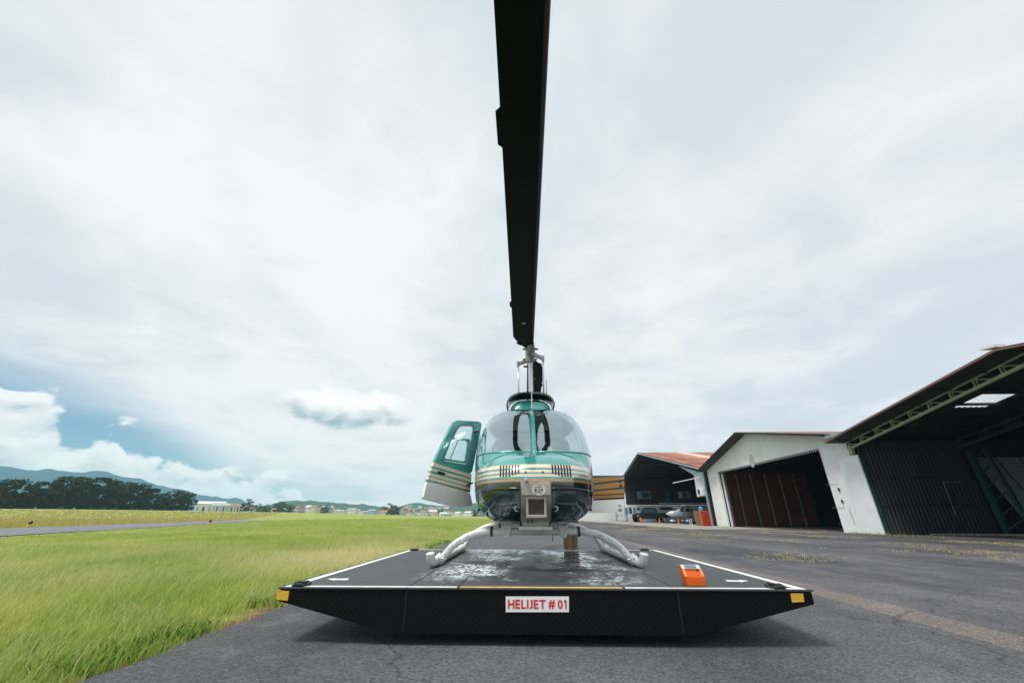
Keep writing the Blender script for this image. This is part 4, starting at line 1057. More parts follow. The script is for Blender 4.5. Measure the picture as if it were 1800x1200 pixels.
# inner side wall: sheets in three rows between rails
YW = 19.32
rowsz = [(0.05, 1.18), (1.24, 2.32), (2.38, 3.95)]
nW = 12; kW = (XN - FX - .2) / nW
for (za, zb) in rowsz:
    f0 = None
    for i in range(nW):
        if f0 is None:
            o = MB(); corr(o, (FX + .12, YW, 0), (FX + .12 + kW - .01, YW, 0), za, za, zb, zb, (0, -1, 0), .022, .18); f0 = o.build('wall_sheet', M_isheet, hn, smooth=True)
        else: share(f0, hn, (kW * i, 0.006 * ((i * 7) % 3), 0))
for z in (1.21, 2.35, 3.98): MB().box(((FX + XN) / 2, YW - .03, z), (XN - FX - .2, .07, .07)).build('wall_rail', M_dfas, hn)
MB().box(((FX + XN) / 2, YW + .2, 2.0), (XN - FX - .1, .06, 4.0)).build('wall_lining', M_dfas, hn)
# leaning roofing sheets stacked against the wall further in
f0 = None
for i in range(5):
    x = FX + 4.95 + i * 1.05
    o = MB(); 
    n = 20; A = []; B = []
    for q in range(n + 1):
        xx = x + 1.0 * q / n; w_o = .022 * math.sin(math.pi * q / 2); A.append((xx, 18.3 + w_o, .03)); B.append((xx - .25, 19.15 + w_o, 3.2))
    if f0 is None: f0 = o.grid([A, B]).build('spare_sheet', mat('bright_galvanised_sheet', (.38, .40, .42), .45, .3, var=.1, obj_rand=.1), hn, smooth=True)
    else: share(f0, hn, (1.05 * i, .0, 0))
MB().prism([(XN, NY0, 0), (XN, 19.9, 0), (XN, 19.9, NE), (XN, NR_Y, NR_Z), (XN, NY0, NE)], (.1, 0, 0)).build('back_wall', M_isheet, hn)
MB().box(((FX + XN) / 2, NY0, NE / 2), (XN - FX, .08, NE)).build('side_wall', M_isheet, hn)
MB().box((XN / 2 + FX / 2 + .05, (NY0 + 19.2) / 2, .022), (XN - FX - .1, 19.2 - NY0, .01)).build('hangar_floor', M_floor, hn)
dl = [onY(u, v, YW - .06) for u, v in ((1658, 846), (1689, 846))]; dl2 = onY(1680, 905, YW - .06)
MB().bar(dl[0], dl[1], .02).build('door_outline', M_wframe, hn); MB().bar(dl[0], dl2, .02).build('door_outline', M_wframe, hn)
for i, (u0, u1) in enumerate(((1568, 1622), (1590, 1660), (1610, 1650))):
    a = onZ(u0, 938.5 - i, .06 + .04 * i); b = onZ(u1, 939 - i, .06 + .04 * i); a.y = b.y = 18.9 - .2 * i
    ln = tag(MB().bar((FX + 1.3 + i * .7, 18.85 - .25 * i, .06), (FX + 4.2 + i * .5, 18.7 - .25 * i, .06), .08, .05).build('timber_length', M_post, None),
        ['long pale timber lying nearest the corrugated wall in the open hangar', 'middle pale timber of three on the open hangar floor', 'outermost pale timber of three on the open hangar floor'][i], 'timber', 'timbers on the hangar floor')

# --- far hangar with the red roof
FY0, FYR, FY1, FE, FZ = 36.6, 55.5, 74.5, 4.55, 8.55
fs_ = (FZ - FE) / (FYR - FY0)
XR = FX + 40
hf = thing('hangar', 'far open hangar with rusty red roof and blue grey gable edge', 'hangar', (FX, 55, 0), 'hangars along the apron')
roof(hf, FX - .2, XR, 1.3, FY0 - .3, FE - .3 * fs_ + .1, FYR, FZ + .1, M_rust, pale=mat('pale_new_roof_sheet', (.62, .50, .45), .6, var=.15, vscale=.5))
roof(hf, FX - .2, XR, 2.6, FY1 + .3, FE - .3 * fs_ + .1, FYR, FZ + .1, M_rust)
MB().bar((FX - .2, FY0 - .3, FE - .3 * fs_ - .02), (FX - .2, FYR, FZ - .02), .08, .34, up=(1, 0, 0)).build('verge_board', M_fas, hf)
MB().bar((FX - .2, FY1 + .3, FE - .3 * fs_ - .02), (FX - .2, FYR, FZ - .02), .08, .34, up=(1, 0, 0)).build('verge_board', M_fas, hf)
MB().prism([(FX - .1, FY0 + .2, FE - .3), (FX - .1, FY0 + .2, FE - .95), (FX - .1, FY0 + 5.5, FE + .9)], (.06, 0, 0)).build('haunch_plate', M_fas, hf)
lining(hf, FX, XR, FY0, FE + .06, FYR, FZ + .06); lining(hf, FX, XR, FY1, FE + .06, FYR, FZ + .06)
for i in range(9):
    y = FYR + 1.5 + i * 1.95; MB().box(((FX + XR) / 2, y, FZ - (y - FYR) * fs_ - .12), (XR - FX, .10, .16)).build('purlin', M_dfas, hf)
for i in range(8):
    y = FY0 + 1.2 + i * 2.2; MB().box(((FX + XR) / 2, y, FE + (y - FY0) * fs_ - .12), (XR - FX, .10, .16)).build('purlin', M_dfas, hf)
MB().bar((FX + .3, FY1, FE - .3), (FX + .3, FYR, FZ - .35), .12, .25, up=(1, 0, 0)).build('rafter', M_dfas, hf)
MB().box((FX, FY0 + .1, 2.2), (.22, .22, 4.4)).build('corner_post', M_fas, hf)
MB().box((FX, FY1, 2.2), (.22, .22, 4.4)).build('corner_post', M_fas, hf)
YFW = 66.0
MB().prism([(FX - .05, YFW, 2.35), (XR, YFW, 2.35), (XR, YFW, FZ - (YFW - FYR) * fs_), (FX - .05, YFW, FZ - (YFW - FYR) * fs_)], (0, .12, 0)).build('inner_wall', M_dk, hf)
MB().box(((FX + XR) / 2, YFW, 1.17), (XR - FX, .14, 2.3)).build('office_wall', M_lwall, hf)
MB().box(((FX + XR) / 2 + 2.5, YFW - .25, 2.55), (XR - FX - 5, .5, .14)).build('ledge', M_lwall, hf)
MB().prism([(XR, FY0, 0), (XR, YFW, 0), (XR, YFW, FE + 2), (XR, FYR, FZ), (XR, FY0, FE)], (.1, 0, 0)).build('back_wall', M_isheet, hf)
MB().box(((FX + XR) / 2, FY0, FE / 2), (XR - FX, .1, FE)).build('side_wall', M_isheet, hf)
MB().box(((FX + XR) / 2, (FY0 + YFW) / 2, .023), (XR - FX - .1, YFW - FY0, .01)).build('hangar_floor', M_floor, hf)
def win(uvs, npan, mats):
    a = onY(uvs[0], uvs[1], YFW - .02); b = onY(uvs[2], uvs[3], YFW - .02)
    wv_ = MB(); wv_.ring([(a.x, YFW - .04, a.z), (b.x, YFW - .04, a.z), (b.x, YFW - .04, b.z), (a.x, YFW - .04, b.z)], [(a.x + .12, YFW - .04, a.z - .1), (b.x - .12, YFW - .04, a.z - .1), (b.x - .12, YFW - .04, b.z + .1), (a.x + .12, YFW - .04, b.z + .1)], (0, .06, 0))
    wo_ = wv_.build('window', M_wframe, hf)
    for i in range(npan):
        x0_ = a.x + .14 + (b.x - a.x - .28) * i / npan; x1_ = a.x + .14 + (b.x - a.x - .28) * (i + 1) / npan - .05
        MB().box(((x0_ + x1_) / 2, YFW - .02, (a.z + b.z) / 2), (x1_ - x0_, .03, a.z - b.z - .24)).build('pane', mats[i % len(mats)], wo_)
win((1119.5, 863.5, 1144, 876), 3, [M_bglass, M_sglass, M_sglass])
win((1190.5, 863.5, 1216, 876), 3, [M_lwall, M_sglass, M_wframe])
a = onY(1168, 861, YFW - .08); b = onY(1179.5, 885, YFW - .08)
M_ban = mat('dark_teal_banner', (.02, .11, .16), .7); bn = MB().box(((a.x + b.x) / 2, YFW - .08, (a.z + b.z) / 2), (b.x - a.x, .03, a.z - b.z)).build('banner', M_ban, hf)
M_bm = mat('banner_mark', (.06, .24, .30), .7)
for i, v in enumerate((866, 871, 876, 880)):
    q = onY(1174 + (i % 2) * 1.5, v, YFW - .11); MB().bar((q.x - .35, q.y, q.z + .1 * (-1) ** i), (q.x + .35, q.y, q.z - .1 * (-1) ** i), .02, .12, up=(0, 1, 0)).build('banner_mark', M_bm, bn)
# glazed office front at the left, darker slot window
for i in range(4):
    a = onY(1098 + i * 7.2, 891.5, YFW - .1); b = onY(1104.4 + i * 7.2, 908, YFW - .1)
    MB().box(((a.x + b.x) / 2, YFW - .1, (a.z + b.z) / 2), (b.x - a.x, .04, a.z - b.z)).build('office_glass', M_sglass if i % 2 else M_bglass, hf)
a = onY(1159, 891, YFW - .1); b = onY(1182, 895.5, YFW - .1); MB().box(((a.x + b.x) / 2, YFW - .1, (a.z + b.z) / 2), (b.x - a.x, .04, a.z - b.z)).build('slot_window', M_sglass, hf)
# white panel with air-conditioner at the near corner of the far hangar
pq = [onX(u, v, FX + .15) for u, v in ((1219.5, 834), (1233, 828), (1243, 872), (1225.5, 873))]
MB().prism(pq, (.08, 0, 0)).build('white_wall_panel', M_lwall, hf)
a = onX(1236, 864, FX - .02)
ac = thing('air_conditioner', 'white outdoor air conditioning unit on panel between two hangars', 'air conditioner', (a.x, a.y, a.z - .35))
MB().box((a.x - .12, a.y, a.z), (.36, .95, .66)).build('cabinet', M_wdoor, ac, bevel=.03)
MB().lathe([(0, .0), (.21, .0), (.23, .02), (.23, 0)], (a.x - .31, a.y + .15, a.z), 18, 0, Matrix.Rotation(-math.pi / 2, 3, 'Y')).build('fan_grille', M_dfas, ac)
MB().box((a.x + .02, a.y, a.z - .36), (.5, .9, .05)).build('bracket', M_wframe, ac)
a = onX(1205, 845, FX - .9); b = onX(1226, 837, FX - .05)
aw = tag(MB().prism([(FX - 2.2, 38.4, 3.55), (FX - .1, 37.6, 3.95), (FX - .1, 37.2, 3.95), (FX - 2.2, 38.0, 3.55)], (0, 0, -.06)).build('lamp_arm', M_wdoor), 'white slanting flat lamp arm above the air conditioner', 'lamp')

# ---------------------------------------------------------------- pickup, light aircraft and odds at the far hangar
def place(pts, o, s, rz):
    c_, s_ = math.cos(rz), math.sin(rz)
    return [Vector((o[0] + s * (x * c_ - y * s_), o[1] + s * (x * s_ + y * c_), o[2] + s * z)) for x, y, z in pts]
class LB(MB):                     # builder with a local frame
    def __init__(s, o, rz=0, k=1): super().__init__(); s.o = o; s.rz = rz; s.k = k
    def build(s, *a, **kw): s.v = [tuple(v) for v in place(s.v, s.o, s.k, s.rz)]; return super().build(*a, **kw)
PO = (onY(1142, 912, 58).x, 58.0, .028); PR = R(6)
M_car = paint('dark_grey_car_paint', (.035, .036, .040)); M_chr = mat('silver_trim', (.7, .7, .72), .25, .6)
pk = thing('pickup_truck', 'dark grey double-cab pickup parked before the far hangar offices', 'truck', PO)
def carbody(prof, wid, taper):
    rows = []
    for sgn, inset in ((-1, 0), (1, 0)):
        rows.append([(x, sgn * (wid - taper * max(0, z - 1.0)), z) for x, z in prof])
    mb = LB(PO, PR); mb.grid(rows, closed=True); n = len(prof); mb.add(rows[0], [tuple(range(n))]); mb.add(rows[1], [tuple(range(n))]); return mb
lowr = [(-2.65, .55), (-2.66, .85), (-2.5, 1.02), (-1.55, 1.12), (.95, 1.12), (.97, 1.08), (2.62, 1.08), (2.65, .55), (2.05, .55), (1.95, .80), (1.6, .93), (1.2, .80), (1.1, .42), (-1.15, .42), (-1.25, .80), (-1.6, .93), (-2.0, .80), (-2.1, .50)]
carbody(lowr, .92, 0).build('body', M_car, pk, bevel=.05)
cab = [(-1.5, 1.12), (-.75, 1.72), (-.2, 1.80), (.7, 1.77), (.95, 1.12)]
cb = carbody(cab, .86, .22).build('cab', M_car, pk, bevel=.05)
for sgn in (-1, 1):
    for poly in ([(-1.2, 1.16), (-.72, 1.62), (-.3, 1.66), (-.3, 1.16)], [(-.22, 1.16), (-.22, 1.66), (.55, 1.64), (.74, 1.16)]):
        LB(PO, PR).prism([(x, sgn * (.865 - .22 * (z - 1.0)), z) for x, z in poly], (0, sgn * .01, 0)).build('side_window', M_sglass, cb)
    LB(PO, PR).box((-2.55, sgn * .62, .88), (.22, .42, .18)).build('headlight', M_chr, pk, bevel=.03)
    LB(PO, PR).box((-1.0, sgn * 1.0, 1.15), (.12, .2, .16)).build('mirror', M_car, pk, bevel=.02)
    for x in (-1.62, 1.6):
        wh = LB(PO, PR).lathe([(.0, -.11), (.28, -.12), (.37, -.09), (.37, .09), (.28, .12), (.0, .11)], (x, sgn * .82, .37), 20, 0, Matrix.Rotation(math.pi / 2, 3, 'X')).build('wheel', M_rub, pk, smooth='auto')
        LB(PO, PR).lathe([(.0, .0), (.2, .0), (.22, .02)], (x, sgn * .945, .37), 14, 0, Matrix.Rotation(math.pi / 2, 3, 'X')).build('rim', M_chr, wh)
LB(PO, PR).box((-2.68, 0, .66), (.12, 1.5, .34)).build('bumper', M_chr, pk, bevel=.04)
LB(PO, PR).prism([(-1.46, -.72, 1.17), (-.80, -.66, 1.68), (-.80, .66, 1.68), (-1.46, .72, 1.17)], (-.02, 0, .01)).build('windscreen', M_sglass, cb)
LB(PO, PR).box((1.75, 0, 1.11), (1.5, 1.5, .04)).build('bed_liner', M_dk, pk)

AO = (onY(1204, 915, 50).x, 50.0, .028); AR = R(-5); AK = .74
M_alu = paint('pale_grey_aircraft_paint', (.62, .64, .66)); M_redair = paint('red_tail_paint', (.38, .03, .02))
ar = thing('light_aircraft', 'pale high-wing light aircraft with red tail under the far hangar roof', 'aircraft', AO)
FK = [(-2.35, .22, 1.62, 1.0), (-2.2, .38, 1.68, .92), (-1.5, .52, 1.78, .85), (-1.05, .56, 1.85, .82), (-.7, .57, 2.12, .82), (.2, .57, 2.22, .82), (1.0, .52, 2.12, .86), (1.8, .40, 1.82, .98), (3.0, .26, 1.62, 1.15), (4.6, .10, 1.52, 1.32)]
rows = []; 
for x, wd, zt, zb in FK:
    rows.append([(x, wd * math.copysign(abs(math.cos(a)) ** .65, math.cos(a)), (zt + zb) / 2 + (zt - zb) / 2 * math.copysign(abs(math.sin(a)) ** .65, math.sin(a))) for a in np.linspace(0, 2 * math.pi, 21)[:-1]])
fb = LB(AO, AR, AK).grid(rows, closed=True); fb.add(rows[0], [tuple(range(20))]); fb.add(rows[-1], [tuple(range(20))])
fb.m = [1 if sum(fb.v[i][0] for i in f) / len(f) > 2.3 else 0 for f in fb.f]
fb.build('fuselage', [M_alu, M_redair], ar, smooth='auto')
LB(AO, AR, AK).prism([(-.9, -4.6, 2.40), (-.8, 0, 2.24), (-.9, 4.6, 2.40), (.1, 4.6, 2.38), (.75, 0, 2.22), (.1, -4.6, 2.38)], (0, 0, .10)).build('wing', M_alu, ar, bevel=.03)
for sgn in (-1, 1):
    LB(AO, AR, AK).bar((-.5, sgn * .5, .95), (-.3, sgn * 2.4, 2.28), .10, .04).build('wing_strut', M_alu, ar)
    for (xa, xb) in ((-.62, .1), (.18, .8), (.9, 1.45)):
        LB(AO, AR, AK).prism([(xa, sgn * .56, 1.62), (xb, sgn * .56, 1.62), (xb - .08, sgn * .50, 2.05 - .12 * (xa > .5)), (xa + .1, sgn * .50, 2.05)], (0, sgn * .02, 0)).build('cabin_window', M_sglass, ar)
    LB(AO, AR, AK).bar((.1, sgn * .4, .9), (.25, sgn * 1.25, .42), .10, .05).build('gear_leg', M_alu, ar)
    LB(AO, AR, AK).lathe([(0, -.5), (.12, -.42), (.22, -.1), (.2, .2), (.08, .5), (0, .55)], (.25, sgn * 1.3, .33), 14, 0, Matrix.Rotation(math.pi / 2, 3, 'Y')).build('wheel_fairing', M_wpaint, ar, smooth=True)
    LB(AO, AR, AK).lathe([(0, -.06), (.20, -.06), (.20, .06), (0, .06)], (.25, sgn * 1.3, .20), 12, 0, Matrix.Rotation(math.pi / 2, 3, 'X')).build('wheel', M_rub, ar)
LB(AO, AR, AK).bar((-1.75, 0, .95), (-1.8, 0, .4), .08).build('nose_leg', M_alu, ar)
LB(AO, AR, AK).lathe([(0, -.45), (.12, -.38), (.2, -.1), (.18, .2), (.07, .45), (0, .5)], (-1.8, 0, .32), 14, 0, Matrix.Rotation(math.pi / 2, 3, 'Y')).build('wheel_fairing', M_wpaint, ar, smooth=True)
LB(AO, AR, AK).lathe([(0, -.06), (.19, -.06), (.19, .06), (0, .06)], (-1.8, 0, .19), 12, 0, Matrix.Rotation(math.pi / 2, 3, 'X')).build('wheel', M_rub, ar)
pr = LB(AO, AR, AK).lathe([(0, -.30), (.10, -.2), (.16, 0), (.16, .08)], (-2.42, 0, 1.3), 14, 0, Matrix.Rotation(math.pi / 2, 3, 'Y')).build('propeller', M_alu, ar, smooth=True)
for sgn in (-1, 1): LB(AO, AR, AK).bar((-2.45, 0, 1.3), (-2.45, sgn * .85, 1.3 + sgn * .35), .13, .03, up=(1, 0, 0)).build('propeller_blade', M_dk, pr)
LB(AO, AR, AK).prism([(3.5, -.03, 1.5), (4.5, -.03, 2.75), (5.0, -.03, 2.75), (4.9, -.03, 1.4)], (0, .06, 0)).build('tail_fin', M_redair, ar)
LB(AO, AR, AK).prism([(3.9, -1.6, 1.5), (3.8, 0, 1.5), (3.9, 1.6, 1.5), (4.8, 1.6, 1.5), (4.9, 0, 1.5), (4.8, -1.6, 1.5)], (0, 0, .06)).build('tailplane', M_alu, ar)

# red rack with a blue water drum, and a small white stool frame
ra = onZ(1252, 923.2, .02); rb_ = onZ(1229, 923.2, .02)
ry = 35.2; rx0, rx1 = 13.75, 14.9
M_rr = mat('red_orange_steel', (.50, .06, .02), .5, var=.15); M_yel = mat('tan_slats', (.42, .22, .12), .6)
rk = thing('steel_rack', 'red orange barred steel rack standing at the white hangar corner', 'rack', ((rx0 + rx1) / 2, ry, .02))
for i in range(6): MB().bar((rx0 + .1 * i, ry - .1, .02), (rx0 - .06 + .1 * i, ry, 1.12), .035).build('bar', M_yel, rk)
for i in range(7): MB().box((rx0 + .62 + i * .09, ry, .6), (.045, .06, 1.15)).build('bar', M_rr, rk)
for z in (.1, .6, 1.12): MB().box(((rx0 + rx1) / 2 + .05, ry + .05, z), (rx1 - rx0 + .1, .05, .06)).build('rail', M_rr, rk)
MB().box(((rx0 + rx1) / 2 + .3, ry + .3, .55), (.6, .4, 1.0)).build('cabinet', M_rr, rk)
bdm = tag(MB().lathe([(0, 0), (.16, 0), (.17, .05), (.17, .30), (.10, .38), (.06, .42), (0, .42)], (rx0 + .62, ry + .18, 1.06), 16).build('water_bottle', mat('blue_plastic_bottle', (.12, .30, .52), .3), smooth='auto'), 'blue water bottle on top of the red rack', 'bottle')
ws_ = thing('step_stool', 'tiny white ladder-like stool left of the red rack', 'stool', (rx0 - .42, ry, .02))
for d in (-.08, .08): MB().bar((rx0 - .42 + d, ry, .02), (rx0 - .42 + d, ry, .55), .03).build('leg', M_lwall, ws_)
for z in (.15, .35, .53): MB().box((rx0 - .42, ry, z), (.2, .05, .035)).build('rung', M_lwall, ws_)
M_cone = mat('orange_cone', (.75, .16, .03), .5)
for i, (u, lab) in enumerate(((1127, 'small orange traffic cone before the pickup front wheel'), (1159, 'small orange traffic cone beside the pickup rear wheel'), (1192.5, 'small orange traffic cone under the light aircraft nose'))):
    p = onY(u, 914, 53.0 if i < 2 else 46.5); p.z = .028
    cn = thing('traffic_cone', lab, 'cone', p, 'cones by the parked vehicles')
    MB().lathe([(0, .5), (.03, .5), (.12, .04), (.12, 0)], p + Vector((0, 0, .02)), 14).build('cone', M_cone, cn, smooth='auto')
    MB().box(p + Vector((0, 0, .015)), (.3, .3, .03)).build('base', M_cone, cn)

# white boundary wall beyond the helicopter's right side
a = onZ(1030, 912, .02)
bw = thing('boundary_wall', 'low white wall between helicopter and far hangar', 'wall', (12, 78, 0))
wl, wr = onY(1000, 912, 82).x, onY(1100, 912, 82).x
MB().box(((wl + wr) / 2, 82, .85), (wr - wl, .2, 1.7)).build('wall_face', M_lwall, bw)
MB().box(((wl + wr) / 2, 82, 1.76), (wr - wl + .1, .3, .1)).build('coping', M_lwall, bw)
MB().box((wr - .4, 81.8, 1.3), (.7, .7, 2.6)).build('pillar', M_lwall, bw)
# concrete apron strip in front of the hangars
cs = MB().prism([(10.2, 27, .021), (FX - .05, 27, .021), (FX - .05, 100, .021), (9.3, 100, .021)], (0, 0, .005)).build('concrete_strip', M_conc, kind='structure')

# ---------------------------------------------------------------- person behind the helicopter
def skinned(name, m, parent, joints, edges, root=0, sub=2):
    me = bpy.data.meshes.new(name); bmx = bmesh.new(); lay = bmx.verts.layers.skin.verify(); off = Vector((0, 0, 0)); p = parent
    while p is not None: off += p.location; p = p.parent
    vs = []
    for i, (co, r) in enumerate(joints):
        v = bmx.verts.new(Vector(co) - off); v[lay].radius = r if isinstance(r, tuple) else (r, r); v[lay].use_root = (i == root); vs.append(v)
    for a, b in edges: bmx.edges.new((vs[a], vs[b]))
    bmx.to_mesh(me); bmx.free(); me.materials.append(m)
    o = bpy.data.objects.new(name, me); C.objects.link(o); o.parent = parent
    o.modifiers.new('skin', 'SKIN').use_smooth_shade = True; ss = o.modifiers.new('sub', 'SUBSURF'); ss.levels = sub; ss.render_levels = sub
    return o
bx, by = onY(1003, 950, 7.05).x, 7.05
pe = thing('person', 'standing person in khaki trousers, mostly hidden behind the helicopter', 'person', (bx, by, .018))
M_skin = mat('skin', (.42, .24, .16), .5); M_khaki = mat('khaki_cloth', (.30, .20, .125), .85, var=.14, vscale=14, bump=.7, bscale=16); M_shirt = mat('dark_shirt_cloth', (.05, .07, .10), .85, var=.1); M_shoe = mat('dark_shoe', (.02, .018, .016), .6); M_hair = mat('dark_hair', (.015, .012, .01), .6)
def Pp(x, y, z): return (bx + x, by + y, .018 + z)
J = [(Pp(0, 0, .95), (.13, .10)), (Pp(0, -.02, 1.15), (.12, .095)), (Pp(0, -.05, 1.36), (.14, .10)), (Pp(0, -.07, 1.48), .055), (Pp(0, -.08, 1.53), .05), (Pp(0, -.10, 1.60), (.075, .09)), (Pp(0, -.10, 1.69), (.07, .085)),
     (Pp(-.17, -.06, 1.40), .055), (Pp(-.24, -.16, 1.17), .042), (Pp(-.20, -.36, 1.05), .033), (Pp(-.19, -.42, 1.03), .028), (Pp(.17, -.06, 1.40), .055), (Pp(.24, -.14, 1.16), .042), (Pp(.2, -.34, 1.02), .033), (Pp(.19, -.40, 1.0), .028),
     (Pp(-.075, 0, .88), .085), (Pp(-.05, -.05, .50), .055), (Pp(-.045, -.03, .10), .04), (Pp(-.045, -.11, .04), .035), (Pp(.085, 0, .88), .085), (Pp(.055, .06, .50), .055), (Pp(.05, .11, .10), .04), (Pp(.05, .03, .04), .035)]
E = [(0, 1), (1, 2), (2, 3), (3, 4), (4, 5), (5, 6), (2, 7), (7, 8), (8, 9), (9, 10), (2, 11), (11, 12), (12, 13), (13, 14), (0, 15), (15, 16), (16, 17), (17, 18), (0, 19), (19, 20), (20, 21), (21, 22)]
body_ = skinned('body', M_skin, pe, J, E)
for s_, base_ in ((-1, J[10][0]), (1, J[14][0])):
    for k in range(4):
        a = Vector(base_); d = Vector((.017 * (k - 1.5), -.05, -.01)); skinned('finger', M_skin, pe, [(a, .010), (a + d * .9, .0095), (a + d * 1.5 + Vector((0, 0, -.02)), .008)], [(0, 1), (1, 2)], 0, 1)
    a = Vector(base_); skinned('thumb', M_skin, pe, [(a + Vector((-s_ * .01, .02, 0)), .011), (a + Vector((-s_ * .04, -.01, -.005)), .010), (a + Vector((-s_ * .05, -.035, -.015)), .008)], [(0, 1), (1, 2)], 0, 1)
skinned('trousers', M_khaki, pe, [(Pp(0, 0, .98), (.155, .125)), (Pp(-.078, 0, .86), .105), (Pp(-.062, -.03, .68), .088), (Pp(-.05, -.05, .50), .078), (Pp(-.048, -.04, .30), .074), (Pp(-.045, -.03, .07), .072), (Pp(.088, 0, .86), .105), (Pp(.068, .03, .68), .088), (Pp(.057, .06, .50), .078), (Pp(.053, .08, .30), .074), (Pp(.05, .11, .07), .072)],
        [(0, 1), (1, 2), (2, 3), (3, 4), (4, 5), (0, 6), (6, 7), (7, 8), (8, 9), (9, 10)])
skinned('shirt', M_shirt, pe, [(Pp(0, 0, 1.0), (.16, .13)), (Pp(0, -.02, 1.18), (.15, .12)), (Pp(0, -.05, 1.38), (.165, .12)), (Pp(0, -.065, 1.46), .075), (Pp(-.18, -.06, 1.40), .07), (Pp(-.23, -.13, 1.22), .058), (Pp(.18, -.06, 1.40), .07), (Pp(.23, -.12, 1.22), .058)], [(0, 1), (1, 2), (2, 3), (2, 4), (4, 5), (2, 6), (6, 7)])
skinned('hair', M_hair, pe, [(Pp(0, -.07, 1.66), (.085, .09)), (Pp(0, -.085, 1.72), (.075, .085))], [(0, 1)])
for x, y in ((-.045, -.05), (.05, .09)): skinned('shoe', M_shoe, pe, [(Pp(x, y + .05, .045), .045), (Pp(x, y - .08, .045), .047), (Pp(x, y - .19, .035), .038)], [(0, 1), (1, 2)])

# ---------------------------------------------------------------- road on the field, edge lights
def far_road():
    near = [onZ(u, v, 0) for u, v in ((0, 943), (300, 925), (430, 918))]; far = [onZ(u, v, 0) for u, v in ((0, 929.5), (300, 918.5), (430, 914))]
    a0, a1 = near[0], near[1]; d = (a1 - a0).normalized()
    n = Vector((-d.y, d.x, 0)); wdt = abs((far[0] - a0).dot(n)); 
    mb = MB(); rows = []
    for t in np.linspace(-60, 78, 60):
        row = []
        for o in (0, wdt * .5, wdt):
            p = a0 + d * t + n * o; p.z = terrain(p.x, p.y) + .03; row.append(p)
        rows.append(row)
    mb.grid(rows); mb.build('road', M_road, kind='structure')
    return a0, d, n, wdt
RA, RD, RN, RW = far_road()
M_lampk = mat('black_lamp_glass', (.01, .01, .01), .2); M_lampy = mat('yellow_lamp_base', (.55, .36, .05), .5)
for (u, v, lab) in ((50, 927, 'black and yellow runway edge light at the left road edge'), (368, 922, 'dark runway edge light between road and grass near the tree row end')):
    p = onZ(u, v, 0.0); 
    rl = thing('runway_light', lab, 'light', p, 'runway edge lights')
    MB().lathe([(0, 0), (.16, 0), (.14, .16), (.07, .18), (.06, .26)], p, 14).build('base', M_lampy, rl, smooth='auto')
    MB().lathe([(.07, .24), (.11, .28), (.11, .40), (.06, .46), (0, .47)], p, 14).build('lamp_glass', M_lampk, rl, smooth='auto')

# ---------------------------------------------------------------- grass
def leafmat(name, trans, c1, c2, c3, attr='tone', scale=.5):
    m = bpy.data.materials.new(name); m.use_nodes = True; t = m.node_tree; t.nodes.clear()
    at = t.nodes.new('ShaderNodeAttribute'); at.attribute_name = attr
    g = t.nodes.new('ShaderNodeNewGeometry'); n = t.nodes.new('ShaderNodeTexNoise'); n.inputs['Scale'].default_value = scale; n.inputs['Detail'].default_value = 5
    t.links.new(g.outputs['Position'], n.inputs['Vector'])
    mr = t.nodes.new('ShaderNodeMapRange'); mr.inputs[1].default_value = .36; mr.inputs[2].default_value = .64; t.links.new(n.outputs[0], mr.inputs[0])
    a = t.nodes.new('ShaderNodeMix'); a.data_type = 'RGBA'; t.links.new(mr.outputs[0], a.inputs[0]); a.inputs[6].default_value = (*c1, 1); a.inputs[7].default_value = (*c2, 1)
    b = t.nodes.new('ShaderNodeMix'); b.data_type = 'RGBA'; t.links.new(at.outputs['Fac'], b.inputs[0]); t.links.new(a.outputs[2], b.inputs[6]); b.inputs[7].default_value = (*c3, 1)
    d = t.nodes.new('ShaderNodeBsdfDiffuse'); tl_ = t.nodes.new('ShaderNodeBsdfTranslucent'); t.links.new(b.outputs[2], d.inputs[0]); t.links.new(b.outputs[2], tl_.inputs[0])
    mx = t.nodes.new('ShaderNodeMixShader'); mx.inputs[0].default_value = trans; t.links.new(d.outputs[0], mx.inputs[1]); t.links.new(tl_.outputs[0], mx.inputs[2])
    o = t.nodes.new('ShaderNodeOutputMaterial'); t.links.new(mx.outputs[0], o.inputs[0]); return m
